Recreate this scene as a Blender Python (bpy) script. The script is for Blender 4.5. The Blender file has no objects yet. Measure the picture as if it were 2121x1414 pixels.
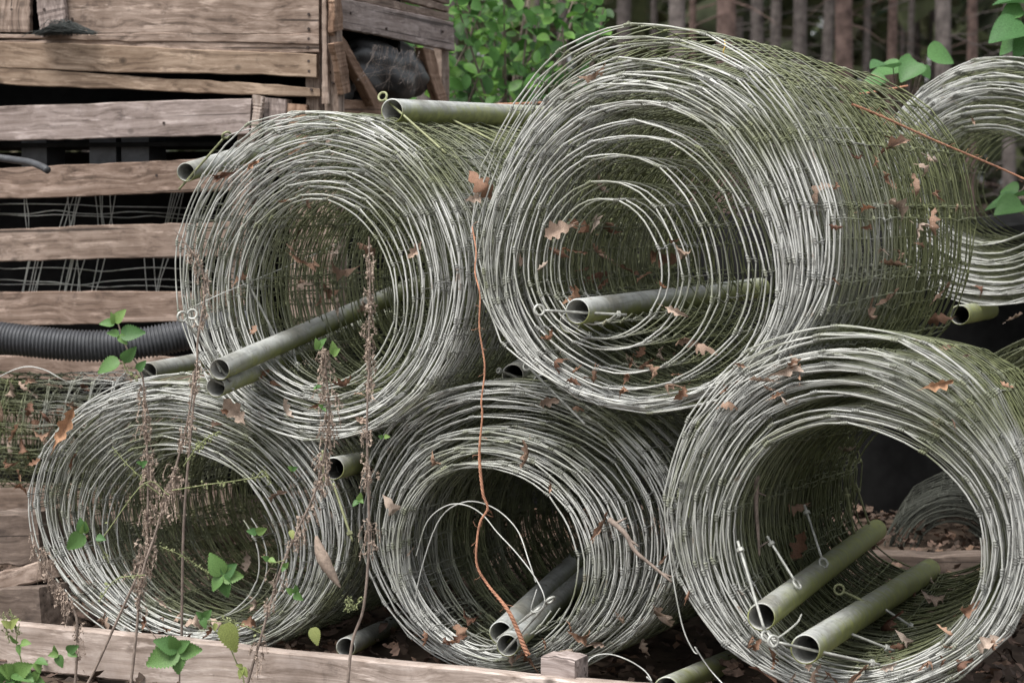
import bpy, math, random
import numpy as np
from mathutils import Matrix, Vector

random.seed(7)
R = np.random.default_rng(11)
scene = bpy.context.scene
COL = scene.collection

# ------------------------------------------------------------------ camera, sky, sun
F = 4500.0            # focal length in photo pixels (photo is 2121 x 1414)
PW, PH = 2121.0, 1414.0
H = 1.07              # eye height
PITCH = math.atan(312.0 / F)
cam_d = bpy.data.cameras.new('camera')
cam = bpy.data.objects.new('camera', cam_d)
COL.objects.link(cam)
cam.location = (0, 0, H)
cam.rotation_euler = (math.pi / 2 - PITCH, 0, 0)
cam_d.sensor_width = 36.0
cam_d.sensor_fit = 'HORIZONTAL'
cam_d.lens = 36.0 * F / PW
cam_d.clip_start = 0.1
cam_d.clip_end = 500
cam_d.dof.use_dof = True
cam_d.dof.focus_distance = 4.75
cam_d.dof.aperture_fstop = 7.1
scene.camera = cam

SUN_EL, SUN_AZ = math.radians(64), math.radians(-140)   # soft light from behind the camera, left
w = bpy.data.worlds.new('World')
scene.world = w
w.use_nodes = True
nt = w.node_tree
bg = nt.nodes['Background']
sky = nt.nodes.new('ShaderNodeTexSky')
sky.sky_type = 'NISHITA'
sky.sun_disc = False
sky.sun_elevation = SUN_EL
sky.sun_rotation = SUN_AZ
sky.dust_density = 4.0
sky.air_density = 1.0
sky.ozone_density = 1.0
hs = nt.nodes.new('ShaderNodeHueSaturation')
hs.inputs['Saturation'].default_value = 0.22
nt.links.new(sky.outputs[0], hs.inputs['Color'])
nt.links.new(hs.outputs[0], bg.inputs[0])
bg.inputs[1].default_value = 0.11
sl = bpy.data.lights.new('sun', 'SUN')
sl.energy = 1.5
sl.angle = math.radians(22)
sl.color = (1.0, 0.97, 0.92)
so = bpy.data.objects.new('sun', sl)
COL.objects.link(so)
sd = Vector((math.sin(SUN_AZ) * math.cos(SUN_EL), math.cos(SUN_AZ) * math.cos(SUN_EL), math.sin(SUN_EL)))
so.rotation_euler = sd.to_track_quat('Z', 'Y').to_euler()
scene.view_settings.view_transform = 'Standard'
scene.view_settings.look = 'None'
scene.view_settings.gamma = 1.0
scene.view_settings.use_curve_mapping = False
scene.view_settings.exposure = 1.3
scene.render.engine = 'CYCLES'

# ------------------------------------------------------------------ where a sight line meets the place
CP = np.array([0, 0, H])
FW = np.array([0, math.cos(PITCH), -math.sin(PITCH)])
UP = np.array([0, math.sin(PITCH), math.cos(PITCH)])


def ray(x, y):
    return FW * F + np.array([x - PW / 2, 0, 0]) + UP * (PH / 2 - y)


def at(x, y, Y):
    d = ray(x, y)
    return CP + d * (Y / d[1])


def onp(x, y, P, n):
    d = ray(x, y)
    return CP + d * (np.dot(np.asarray(P) - CP, n) / np.dot(d, n))


def proj(P):
    v = P - CP
    z = v @ FW
    return np.stack([PW / 2 + F * v[:, 0] / z, PH / 2 - F * (v @ UP) / z, z], 1)


def unit(v):
    v = np.asarray(v, float)
    return v / (np.linalg.norm(v, axis=-1, keepdims=True) + 1e-12)


# ------------------------------------------------------------------ materials
def newmat(name):
    m = bpy.data.materials.new(name)
    m.use_nodes = True
    t = m.node_tree
    b = t.nodes['Principled BSDF']
    return m, t, b


def N(t, typ, **kw):
    n = t.nodes.new(typ)
    for k, v in kw.items():
        if k in ('i',):
            for kk, vv in v.items():
                n.inputs[kk].default_value = vv
        else:
            setattr(n, k, v)
    return n


def ramp(t, fac, stops):
    r = t.nodes.new('ShaderNodeValToRGB')
    e = r.color_ramp.elements
    while len(e) < len(stops):
        e.new(0.5)
    for el, (p, c) in zip(e, stops):
        el.position = p
        el.color = (c[0], c[1], c[2], 1) if not isinstance(c, (int, float)) else (c, c, c, 1)
    t.links.new(fac, r.inputs[0])
    return r.outputs[0]


def mixc(t, fac, a, b, mode='MIX'):
    n = t.nodes.new('ShaderNodeMix')
    n.data_type = 'RGBA'
    n.blend_type = mode
    for s, v in ((0, fac), (6, a), (7, b)):
        if isinstance(v, bpy.types.NodeSocket):
            t.links.new(v, n.inputs[s])
        elif s == 0:
            n.inputs[0].default_value = v
        else:
            n.inputs[s].default_value = (v[0], v[1], v[2], 1)
    return n.outputs[2]


def math_(t, op, a, b=None, c=None):
    n = t.nodes.new('ShaderNodeMath')
    n.operation = op
    n.use_clamp = False
    for s, v in ((0, a), (1, b), (2, c)):
        if v is None:
            continue
        if isinstance(v, bpy.types.NodeSocket):
            t.links.new(v, n.inputs[s])
        else:
            n.inputs[s].default_value = v
    return n.outputs[0]


def noise(t, vec, scale, detail=3, rough=0.55):
    n = N(t, 'ShaderNodeTexNoise', i={'Scale': scale, 'Detail': detail, 'Roughness': rough})
    if vec is not None:
        t.links.new(vec, n.inputs['Vector'])
    return n.outputs['Fac']


def objco(t, scale=None, rnd=0.0):
    tc = t.nodes.new('ShaderNodeTexCoord')
    v = tc.outputs['Object']
    if rnd:
        oi = t.nodes.new('ShaderNodeObjectInfo')
        a = t.nodes.new('ShaderNodeVectorMath')
        a.operation = 'ADD'
        s = math_(t, 'MULTIPLY', oi.outputs['Random'], rnd)
        t.links.new(v, a.inputs[0])
        t.links.new(s, a.inputs[1])
        v = a.outputs[0]
    if scale:
        mp = t.nodes.new('ShaderNodeMapping')
        mp.inputs['Scale'].default_value = scale
        t.links.new(v, mp.inputs['Vector'])
        v = mp.outputs[0]
    return v


def bump(t, b, h, strength=0.3, dist=0.004):
    n = N(t, 'ShaderNodeBump', i={'Strength': strength, 'Distance': dist})
    t.links.new(h, n.inputs['Height'])
    t.links.new(n.outputs[0], b.inputs['Normal'])


def m_wire(name='galvanised_wire', grad=0.30, bias=0.0, zinc=1.0):
    m, t, b = newmat(name)
    v = objco(t)
    sep = t.nodes.new('ShaderNodeSeparateXYZ')
    t.links.new(v, sep.inputs[0])
    big = noise(t, v, 4.5, 3)
    fine = noise(t, v, 35, 2)
    # algae in patches, strengthened towards the far end to paint the roll's inner shade
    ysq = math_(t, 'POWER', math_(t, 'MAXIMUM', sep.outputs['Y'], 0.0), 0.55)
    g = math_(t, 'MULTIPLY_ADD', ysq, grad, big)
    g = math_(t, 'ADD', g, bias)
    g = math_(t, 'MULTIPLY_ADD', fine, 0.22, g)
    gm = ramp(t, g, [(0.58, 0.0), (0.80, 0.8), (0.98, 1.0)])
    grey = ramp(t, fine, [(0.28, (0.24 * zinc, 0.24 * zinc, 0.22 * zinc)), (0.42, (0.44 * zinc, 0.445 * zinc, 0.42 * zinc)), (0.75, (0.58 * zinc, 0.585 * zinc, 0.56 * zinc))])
    gr = ramp(t, noise(t, v, 25, 2), [(0.3, (0.048, 0.057, 0.02)), (0.7, (0.15, 0.165, 0.07))])
    oi = t.nodes.new('ShaderNodeObjectInfo')
    grey = mixc(t, 1.0, grey, ramp(t, oi.outputs['Random'], [(0.0, (0.80, 0.80, 0.79)), (1.0, (1.06, 1.06, 1.06))]), 'MULTIPLY')
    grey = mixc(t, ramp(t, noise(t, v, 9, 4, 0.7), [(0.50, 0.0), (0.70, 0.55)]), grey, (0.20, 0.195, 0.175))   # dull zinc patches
    grey = mixc(t, ramp(t, noise(t, v, 16, 4, 0.75), [(0.63, 0.0), (0.72, 0.7)]), grey, (0.19, 0.12, 0.075))   # rust bloom
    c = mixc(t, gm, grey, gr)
    t.links.new(c, b.inputs['Base Color'])
    inv = math_(t, 'SUBTRACT', 1.0, gm)
    t.links.new(math_(t, 'MULTIPLY', inv, 0.2), b.inputs['Metallic'])
    b.inputs['Roughness'].default_value = 0.62
    return m


def m_pipe():
    m, t, b = newmat('galvanised_pipe')
    v = objco(t, rnd=7.0)
    v0 = objco(t)
    sep = t.nodes.new('ShaderNodeSeparateXYZ')
    t.links.new(v0, sep.inputs[0])
    n1 = noise(t, v, 9, 4)
    n2 = noise(t, v, 45, 3)
    g = math_(t, 'MULTIPLY_ADD', sep.outputs['Z'], -20.0, n1)        # algae on the flank that lies downwards
    g = math_(t, 'MULTIPLY_ADD', sep.outputs['X'], 0.36, g)
    g = math_(t, 'MULTIPLY_ADD', n2, 0.35, g)
    oc = t.nodes.new('ShaderNodeObjectInfo').outputs['Color']
    sc_ = t.nodes.new('ShaderNodeSeparateColor')
    t.links.new(oc, sc_.inputs[0])
    g = math_(t, 'ADD', g, sc_.outputs[0])                           # how overgrown this one pipe is
    gm = ramp(t, g, [(0.50, 0.0), (0.85, 0.75), (1.0, 0.95)])
    vo = N(t, 'ShaderNodeTexVoronoi', i={'Scale': 70.0})
    t.links.new(v, vo.inputs['Vector'])
    sp = ramp(t, vo.outputs['Color'], [(0.1, (0.38, 0.395, 0.385)), (0.9, (0.52, 0.535, 0.515))])
    dirt = ramp(t, n1, [(0.35, (0.55, 0.53, 0.48)), (0.6, (1, 1, 1))])
    grey = mixc(t, 1.0, sp, dirt, 'MULTIPLY')
    scr = noise(t, objco(t, (3, 60, 60), 5.0), 1.5, 4, 0.7)
    grey = mixc(t, ramp(t, scr, [(0.55, 0.0), (0.68, 0.5)]), grey, (0.16, 0.155, 0.13))
    grey = mixc(t, ramp(t, noise(t, v, 28, 5, 0.8), [(0.60, 0.0), (0.68, 0.75)]), grey, (0.13, 0.095, 0.06))
    gr = ramp(t, n2, [(0.3, (0.10, 0.11, 0.025)), (0.7, (0.24, 0.26, 0.075))])
    t.links.new(mixc(t, gm, grey, gr), b.inputs['Base Color'])
    t.links.new(math_(t, 'MULTIPLY', math_(t, 'SUBTRACT', 1.0, gm), 0.3), b.inputs['Metallic'])
    t.links.new(ramp(t, n2, [(0.3, 0.45), (0.7, 0.7)]), b.inputs['Roughness'])
    bump(t, b, n2, 0.12, 0.002)
    return m


def m_wood(name, cols, rough=0.85, stain=0.6):
    m, t, b = newmat(name)
    cols = [tuple(k_ * h_ for k_, h_ in zip(c_, (0.84, 0.80, 0.79))) for c_ in cols]      # weathered down
    v = objco(t, (1.3, 40, 40), 37.0)
    vk = objco(t, (6, 8, 8), 19.0)
    vs = objco(t, None, 23.0)
    warp = noise(t, objco(t, (2.5, 5, 5), 11.0), 1.0, 2)
    a = t.nodes.new('ShaderNodeVectorMath')
    a.operation = 'ADD'
    t.links.new(v, a.inputs[0])
    t.links.new(math_(t, 'MULTIPLY', warp, 5.0), a.inputs[1])
    g = noise(t, a.outputs[0], 1.6, 6, 0.65)
    c = ramp(t, g, [(0.30, cols[0]), (0.48, cols[1]), (0.70, cols[2])])
    s = noise(t, vs, 5.0, 5, 0.7)
    c = mixc(t, stain, c, ramp(t, s, [(0.35, (0.45, 0.40, 0.36)), (0.6, (1, 1, 1))]), 'MULTIPLY')
    s2 = noise(t, objco(t, (4, 22, 22), 5.0), 2.0, 4, 0.7)
    c = mixc(t, ramp(t, s2, [(0.56, 0.0), (0.68, 0.55)]), c, tuple(min(1, x * 1.45) for x in cols[2]))
    vo = N(t, 'ShaderNodeTexVoronoi', i={'Scale': 1.0})
    t.links.new(vk, vo.inputs['Vector'])
    k = math_(t, 'MULTIPLY', ramp(t, vo.outputs['Distance'], [(0.03, 1.0), (0.075, 0.5), (0.10, 0.0)]), 0.85)
    c = mixc(t, k, c, tuple(x * 0.42 for x in cols[0]))
    ck = noise(t, objco(t, (0.9, 75, 75), 13.0), 1.0, 2, 0.4)
    c = mixc(t, ramp(t, ck, [(0.66, 0.0), (0.70, 0.8)]), c, tuple(x * 0.3 for x in cols[0]))      # drying cracks
    bl = noise(t, objco(t, None, 31.0), 14.0, 5, 0.75)
    c = mixc(t, ramp(t, bl, [(0.58, 0.0), (0.70, 0.55)]), c, tuple(x * 0.55 for x in cols[0]))    # damp stains
    t.links.new(c, b.inputs['Base Color'])
    b.inputs['Roughness'].default_value = rough
    b.inputs['Specular IOR Level'].default_value = 0.25
    bump(t, b, g, 0.5, 0.003)
    return m


def m_plain(name, col, rough=0.6, metal=0.0, vary=0.3, scale=20, spec=0.4, bmp=0.0):
    m, t, b = newmat(name)
    n = noise(t, objco(t, None, 9.0), scale, 4, 0.65)
    lo = tuple(c * (1 - vary) for c in col)
    hi = tuple(min(1, c * (1 + vary)) for c in col)
    t.links.new(ramp(t, n, [(0.3, lo), (0.7, hi)]), b.inputs['Base Color'])
    b.inputs['Roughness'].default_value = rough
    b.inputs['Metallic'].default_value = metal
    b.inputs['Specular IOR Level'].default_value = spec
    if bmp:
        bump(t, b, n, bmp, 0.004)
    return m


def m_leaf(name, stops, island=False, trans=0.25, rough=0.5, scale=30):
    m, t, b = newmat(name)
    if island:
        r = t.nodes.new('ShaderNodeNewGeometry').outputs['Random Per Island']
    else:
        r = t.nodes.new('ShaderNodeObjectInfo').outputs['Random']
    c = ramp(t, r, stops)
    n = noise(t, objco(t, None, 5.0), scale, 4)
    c = mixc(t, 1.0, c, ramp(t, n, [(0.3, (0.62, 0.62, 0.6)), (0.65, (1.1, 1.1, 1.1))]), 'MULTIPLY')
    t.links.new(c, b.inputs['Base Color'])
    b.inputs['Roughness'].default_value = rough
    b.inputs['Specular IOR Level'].default_value = 0.3
    if trans:
        tr = t.nodes.new('ShaderNodeBsdfTranslucent')
        t.links.new(c, tr.inputs['Color'])
        mx = t.nodes.new('ShaderNodeMixShader')
        mx.inputs[0].default_value = trans
        t.links.new(b.outputs[0], mx.inputs[1])
        t.links.new(tr.outputs[0], mx.inputs[2])
        t.links.new(mx.outputs[0], t.nodes['Material Output'].inputs['Surface'])
    return m


M = {}
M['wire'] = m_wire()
M['wire_dim'] = m_wire('shaded_green_wire', 0.3, 0.34)  # greener, darker copy standing in for shade on the rear roll
M['wired'] = m_plain('shade_dark_wire', (0.045, 0.048, 0.038), 0.7)  # near-black copy that paints the shade on the small rear roll
M['wire_shaded'] = m_wire('shaded_dull_wire', 0.36, 0.04, 0.55)  # darker copy for wires further in, painting the shade inside the rolls
M['wirep'] = m_wire('bare_wire', 0.0, -0.05)
M['pipe'] = m_pipe()
M['bore'] = m_plain('dull_zinc_bore', (0.40, 0.40, 0.375), 0.6, 0.1, 0.35, 25)
M['bolt'] = m_plain('zinc_bolt', (0.34, 0.345, 0.315), 0.5, 0.35, 0.5, 40)
M['boltg'] = m_plain('algae_bolt', (0.21, 0.22, 0.12), 0.55, 0.2, 0.4, 40)
M['wood'] = m_wood('weathered_pallet_wood', ((0.10, 0.077, 0.062), (0.265, 0.208, 0.170), (0.42, 0.352, 0.30)))
M['woodt'] = m_wood('tan_board_wood', ((0.11, 0.08, 0.058), (0.27, 0.205, 0.15), (0.40, 0.325, 0.25)))
M['woodr'] = m_wood('reddish_slat_wood', ((0.085, 0.062, 0.048), (0.235, 0.175, 0.138), (0.39, 0.315, 0.265)))
M['woodg'] = m_wood('grey_board_wood', ((0.14, 0.115, 0.105), (0.32, 0.275, 0.255), (0.48, 0.43, 0.41)))
M['woodp'] = m_wood('pale_plank_wood', ((0.23, 0.188, 0.158), (0.42, 0.362, 0.318), (0.57, 0.51, 0.465)), stain=0.75)
M['woodo'] = m_wood('fresh_broken_wood', ((0.15, 0.09, 0.06), (0.27, 0.18, 0.125), (0.38, 0.275, 0.205)))
M['woodd'] = m_wood('dark_block_wood', ((0.06, 0.048, 0.04), (0.135, 0.108, 0.09), (0.23, 0.19, 0.16)))
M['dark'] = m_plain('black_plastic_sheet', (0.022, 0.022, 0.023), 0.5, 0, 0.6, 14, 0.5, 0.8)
M['shade_black'] = m_plain('black_shade_fill', (0.008, 0.008, 0.008), 0.9, 0, 0.4, 14, 0.05)  # flat black in place of shade, inside the crates and behind the rolls
M['net'] = m_plain('dark_netting', (0.018, 0.022, 0.02), 0.6)
M['hose'] = m_plain('black_corrugated_plastic', (0.045, 0.047, 0.052), 0.5, 0, 0.35, 30)
M['nail'] = m_plain('rusty_nail', (0.05, 0.035, 0.03), 0.7, 0.2)
M['twine'] = m_plain('orange_twine', (0.40, 0.20, 0.125), 0.85, 0, 0.4, 60)
M['twiney'] = m_plain('yellow_twine', (0.65, 0.45, 0.12), 0.7, 0, 0.3, 90)
M['oak'] = m_leaf('dead_oak_leaf', [(0.0, (0.12, 0.06, 0.04)), (0.3, (0.25, 0.14, 0.09)), (0.55, (0.34, 0.225, 0.165)), (0.8, (0.46, 0.38, 0.32)), (1.0, (0.36, 0.19, 0.11))], False, 0.15, 0.7)
M['oako'] = m_leaf('orange_oak_leaf', [(0.0, (0.36, 0.19, 0.11)), (1.0, (0.42, 0.24, 0.14))], False, 0.15, 0.7)
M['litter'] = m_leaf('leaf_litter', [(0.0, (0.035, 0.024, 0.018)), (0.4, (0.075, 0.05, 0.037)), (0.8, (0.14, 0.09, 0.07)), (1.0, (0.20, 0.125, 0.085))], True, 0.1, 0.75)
M['nettle'] = m_leaf('nettle_leaf', [(0.0, (0.075, 0.17, 0.055)), (0.6, (0.13, 0.25, 0.075)), (1.0, (0.21, 0.33, 0.10))], False, 0.35)
M['nettley'] = m_leaf('yellowing_nettle_leaf', [(0.0, (0.25, 0.30, 0.09)), (1.0, (0.34, 0.38, 0.14))], False, 0.35)
M['stem'] = m_plain('dry_stem', (0.19, 0.15, 0.125), 0.85, 0, 0.4, 60)
M['seed'] = m_plain('dry_seed', (0.30, 0.235, 0.19), 0.9, 0, 0.4, 120)
M['seedg'] = m_plain('green_seed', (0.19, 0.21, 0.10), 0.9, 0, 0.4, 120)
M['beech'] = m_leaf('beech_leaf', [(0.0, (0.04, 0.11, 0.025)), (0.6, (0.08, 0.20, 0.04)), (1.0, (0.17, 0.32, 0.06))], False, 0.4)
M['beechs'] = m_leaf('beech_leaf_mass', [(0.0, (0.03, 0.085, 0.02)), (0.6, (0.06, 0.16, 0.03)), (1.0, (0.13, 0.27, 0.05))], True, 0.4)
M['hazel'] = m_leaf('hazel_leaf', [(0.0, (0.06, 0.15, 0.05)), (1.0, (0.10, 0.22, 0.07))], False, 0.3)
M['bark'] = m_plain('spruce_bark', (0.125, 0.108, 0.10), 0.9, 0, 0.55, 7, 0.2, 0.6)
M['barkr'] = m_plain('red_pine_bark', (0.15, 0.105, 0.09), 0.9, 0, 0.55, 7, 0.2, 0.6)
M['needle'] = m_leaf('spruce_needles', [(0.0, (0.02, 0.045, 0.018)), (1.0, (0.05, 0.09, 0.03))], True, 0.15, 0.6)
M['far'] = m_leaf('far_foliage', [(0.0, (0.05, 0.06, 0.035)), (0.5, (0.085, 0.10, 0.05)), (0.85, (0.13, 0.15, 0.07)), (1.0, (0.14, 0.11, 0.08))], True, 0.3, 0.7, 2)
M['bounce'] = m_plain('pale_bounce', (0.24, 0.225, 0.20), 0.95, 0, 0.4, 30, 0.1, 0.5)  # surface of the unseen ground added to bounce light
M['soil'] = m_plain('forest_soil', (0.075, 0.055, 0.042), 0.95, 0, 0.5, 9, 0.1, 0.6)

# ------------------------------------------------------------------ mesh tools


class MB:
    def __init__(self):
        self.v = []
        self.f = []
        self.n = 0

    def add(self, v, f):
        v = np.asarray(v, float)
        for a in (f if isinstance(f, (list, tuple)) else [f]):
            self.f.append(np.asarray(a, int) + self.n)
        self.v.append(v)
        self.n += len(v)

    def mesh(self, name, mat, M4=None, smooth=True):
        v = np.concatenate(self.v)
        if M4 is not None:
            A = np.array(M4.inverted())
            v = v @ A[:3, :3].T + A[:3, 3]
        me = bpy.data.meshes.new(name)
        loops = np.concatenate([a.ravel() for a in self.f])
        tot = np.concatenate([np.full(len(a), a.shape[1]) for a in self.f])
        start = np.concatenate([[0], np.cumsum(tot)[:-1]])
        me.vertices.add(len(v))
        me.vertices.foreach_set('co', v.ravel())
        me.loops.add(len(loops))
        me.loops.foreach_set('vertex_index', loops.astype(np.int32))
        me.polygons.add(len(tot))
        me.polygons.foreach_set('loop_start', start.astype(np.int32))
        me.polygons.foreach_set('loop_total', tot.astype(np.int32))
        me.polygons.foreach_set('use_smooth', np.full(len(tot), smooth))
        me.update(calc_edges=True)
        me.materials.append(M[mat])
        return me

    def obj(self, name, mat, parent=None, world=None, smooth=True, kind=None):
        """world: matrix of the top-level thing, when the vertices are given in world space"""
        o = bpy.data.objects.new(name, self.mesh(name, mat, world, smooth))
        COL.objects.link(o)
        if parent is not None:
            o.parent = parent
        if kind:
            o['kind'] = kind
        return o


def tag(o, label, cat, group=None, kind=None):
    o['label'] = label
    o['category'] = cat
    if group:
        o['group'] = group
    if kind:
        o['kind'] = kind
    return o


def frame_m(o, x, y, z):
    m = np.eye(4)
    m[:3, 0], m[:3, 1], m[:3, 2], m[:3, 3] = x, y, z, o
    return Matrix(m.tolist())


def thing(name, label, cat, mat4=None, group=None):
    o = bpy.data.objects.new(name, None)
    o.empty_display_size = 0.05
    COL.objects.link(o)
    if mat4 is not None:
        o.matrix_basis = mat4
    return tag(o, label, cat, group)


def tube(mb, P, rad, ns=6, ref=None, caps=False):
    P = np.asarray(P, float)
    n = len(P)
    t = unit(np.gradient(P, axis=0))
    if ref is None:
        mt = t.mean(0)
        ref = np.eye(3)[np.argmin(np.abs(mt))]
    ref = np.broadcast_to(ref, P.shape)
    b = unit(np.cross(t, ref))
    nn = np.cross(b, t)
    rad = np.broadcast_to(np.asarray(rad, float), (n,))
    a = np.arange(ns) * 2 * math.pi / ns
    v = P[:, None, :] + rad[:, None, None] * (np.cos(a)[None, :, None] * nn[:, None, :] + np.sin(a)[None, :, None] * b[:, None, :])
    i = np.arange(n - 1)[:, None] * ns
    k = np.arange(ns)[None, :]
    k2 = (k + 1) % ns
    q = np.stack([i + k, i + k2, i + ns + k2, i + ns + k], -1).reshape(-1, 4)
    fs = [q]
    if caps:
        fs += [np.arange(ns)[None, ::-1], ((n - 1) * ns + np.arange(ns))[None, :]]
    mb.add(v.reshape(-1, 3), fs)


def box(mb, c, s, rot=None):
    c = np.asarray(c, float)
    v = np.array([[x, y, z] for x in (-.5, .5) for y in (-.5, .5) for z in (-.5, .5)]) * np.asarray(s)
    if rot is not None:
        v = v @ np.asarray(rot).T
    mb.add(v + c, np.array([[0, 1, 3, 2], [4, 6, 7, 5], [0, 4, 5, 1], [2, 3, 7, 6], [0, 2, 6, 4], [1, 5, 7, 3]]))


def smooth_path(pts, n=8):
    """Catmull-Rom through points"""
    p = np.asarray(pts, float)
    p = np.vstack([2 * p[0] - p[1], p, 2 * p[-1] - p[-2]])
    out = []
    for i in range(1, len(p) - 2):
        for s in np.linspace(0, 1, n, endpoint=False):
            a, b, c, d = p[i - 1], p[i], p[i + 1], p[i + 2]
            out.append(0.5 * ((2 * b) + (c - a) * s + (2 * a - 5 * b + 4 * c - d) * s * s + (3 * b - a - 3 * c + d) * s ** 3))
    out.append(p[-2])
    return np.array(out)


# ------------------------------------------------------------------ ground
g = MB()
xs = np.concatenate([np.linspace(-90, -4, 14), np.linspace(-3.5, 3.5, 40), np.linspace(4, 90, 14)])
ys = np.concatenate([np.linspace(-20, 2.5, 6), np.linspace(3, 10, 40), np.linspace(11, 260, 40)])
XX, YY = np.meshgrid(xs, ys)
ZZ = 0.012 * np.sin(XX * 5.1 + YY * 2) * np.cos(YY * 4.3 - XX) - 0.02
ZZ += np.clip(YY - 14, 0, 200) * 0.004
nx, ny = len(xs), len(ys)
idx = np.arange(nx * ny).reshape(ny, nx)
q = np.stack([idx[:-1, :-1], idx[:-1, 1:], idx[1:, 1:], idx[1:, :-1]], -1).reshape(-1, 4)
g.add(np.stack([XX, YY, ZZ], -1).reshape(-1, 3), q)
go = g.obj('ground', 'soil')
go['kind'] = 'structure'
# pale ground added out of view to bounce light into pipes and rolls
g = MB()
g.add(np.array([[x, y, 0.015] for y in np.linspace(-6, 3.2, 8) for x in np.linspace(-30, 30, 12)]), np.array([[r * 12 + c, r * 12 + c + 1, r * 12 + c + 13, r * 12 + c + 12] for r in range(7) for c in range(11)]))
g.obj('bounce_ground', 'bounce')['kind'] = 'structure'

# ------------------------------------------------------------------ wooden crates behind, left
WN_YAW = math.radians(16.6)
WC = at(680, 300, 6.45)                                    # the corner of the stack
WU = np.array([math.cos(WN_YAW), -math.sin(WN_YAW), 0])    # along the front, to the right
WB = np.array([math.sin(WN_YAW), math.cos(WN_YAW), 0])     # along the side, to the back
WZ = np.array([0, 0, 1.0])


def board(parent, pm, quad, name='board', mat='wood', off=0.0, th=0.02, side=False, wob=0.003, nails=(), label=None, seg=26):
    """a plank: quad = photo corners TL, TR, BR, BL met with the front (or side) face of the crate; off = proud of that face"""
    n = -WU if side else -WB                      # outward normal reversed below
    out = WU if side else -WB
    P0 = WC + out * off
    c = [onp(x, y, P0, out) for x, y in quad]
    tl, tr, br, bl = c
    o = (tl + tr + br + bl) / 4
    long_ = (tr + br - tl - bl)
    up_ = (tl + tr - bl - br)
    if np.linalg.norm(up_) > np.linalg.norm(long_):
        tl, tr, br, bl = bl, tl, tr, br
        long_ = (tr + br - tl - bl)
    ux = unit(long_)
    un = out
    uy = np.cross(un, ux)
    m = frame_m(o, ux, uy, un)
    rng = np.random.default_rng(int(abs(o[0] * 9173 + o[2] * 7919) * 10) % 100000)
    s = np.linspace(0, 1, seg + 1)
    ph = rng.uniform(0, 6.3, 6)
    def wave(k):
        return wob * (0.8 * np.sin(s * 3.1 + ph[k]) + 0.3 * np.sin(s * 11 + ph[k + 1]) + rng.normal(0, 0.22, len(s)))
    top = tl[None] + (tr - tl)[None] * s[:, None] + uy[None] * wave(0)[:, None]
    bot = bl[None] + (br - bl)[None] * s[:, None] + uy[None] * wave(2)[:, None]
    bow = un[None] * (wave(4) * 0.8)[:, None]
    bv = 0.0025
    ring = []
    # octagonal cross-section: chamfered edges
    for base, d in ((top, -1), (bot, 1)):
        pass
    A = top + bow
    B = bot + bow
    sec = [A - uy * bv, A - un * bv, A - un * (th - bv), A - un * th - uy * bv, B - un * th + uy * bv, B - un * (th - bv), B - un * bv, B + uy * bv]
    V = np.stack(sec, 1).reshape(-1, 3)
    k = np.arange(8)
    i = np.arange(seg)[:, None] * 8
    qd = np.stack([i + k, i + (k + 1) % 8, i + 8 + (k + 1) % 8, i + 8 + k], -1).reshape(-1, 4)
    mb = MB()
    mb.add(V, [qd, k[None, ::-1], (seg * 8 + k)[None]])
    b = bpy.data.objects.new(name, mb.mesh(name, mat, m, False))
    COL.objects.link(b)
    b.parent = parent
    b.matrix_basis = pm.inverted() @ m
    if label:
        b['label'] = label
    if nails:
        for nx_, ny_ in nails:
            p = onp(nx_, ny_, P0, out)
            mm = MB()
            a = np.arange(7) * 2 * math.pi / 7
            r = 0.0045
            ringv = p + un * 0.004 + r * (np.cos(a)[:, None] * ux + np.sin(a)[:, None] * uy)
            ringb = ringv - un * 0.008
            mm.add(np.vstack([ringv, ringb]), [np.arange(7)[None], np.stack([np.arange(7), (np.arange(7) + 1) % 7, 7 + (np.arange(7) + 1) % 7, 7 + np.arange(7)], -1)])
            mm.obj('nail', 'nail', b, m, False)
    return b


um = frame_m(np.array([WC[0] - 0.6, WC[1] + 0.3, H - 0.32 + 0.0]), WU, WB, WZ)
upper = thing('wooden_crate', 'weathered plank crate with a black bag bulging from its broken side', 'crate', um)
lm_ = frame_m(np.array([WC[0] - 0.7, WC[1] + 0.3, 0.0]), WU, WB, WZ)
lower = thing('slatted_pallet_crate', 'slatted pallet crate with wide gaps, under the plank crate', 'crate', lm_)

U = [
    (((-60, -90), (64, -90), (62, 67), (-60, 66)), 'wood', 0.0, [(25, 20)]),
    (((130, -90), (660, -88), (660, 71), (134, 70)), 'wood', 0.0, [(640, 30), (640, 60), (150, 40)]),
    (((-60, 69), (661, 73), (661, 89), (-60, 82)), 'wood', 0.002, [(640, 81)]),
    (((-60, 84), (661, 91), (661, 107), (-60, 100)), 'wood', -0.004, [(638, 99)]),
    (((-60, 82), (656, 115), (656, 162), (-60, 137)), 'woodt', 0.014, [(640, 127), (641, 148)]),
    (((-60, 139), (662, 179), (662, 204), (-60, 168)), 'woodt', 0.010, [(645, 186)]),
]
for qd, mt, of, nl in U:
    board(upper, um, qd, 'board', mt, of, 0.022, nails=nl, wob=0.0045)
board(upper, um, ((62, -90), (128, -90), (134, 62), (84, 78)), 'upright', 'woodg', 0.026, 0.02, nails=[(92, 20)], label='pale grey upright nailed over the boards')
board(upper, um, ((632, 60), (662, 60), (664, 330), (634, 330)), 'upright', 'wood', -0.024, 0.04)
board(upper, um, ((666, -90), (690, -90), (703, 330), (672, 330)), 'corner_post', 'wood', 0.012, 0.05, nails=[(683, 150), (690, 172)], label='pale corner post')
board(upper, um, ((663, -90), (676, -90), (681, 215), (668, 215)), 'upright', 'wood', 0.036, 0.02)
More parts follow.
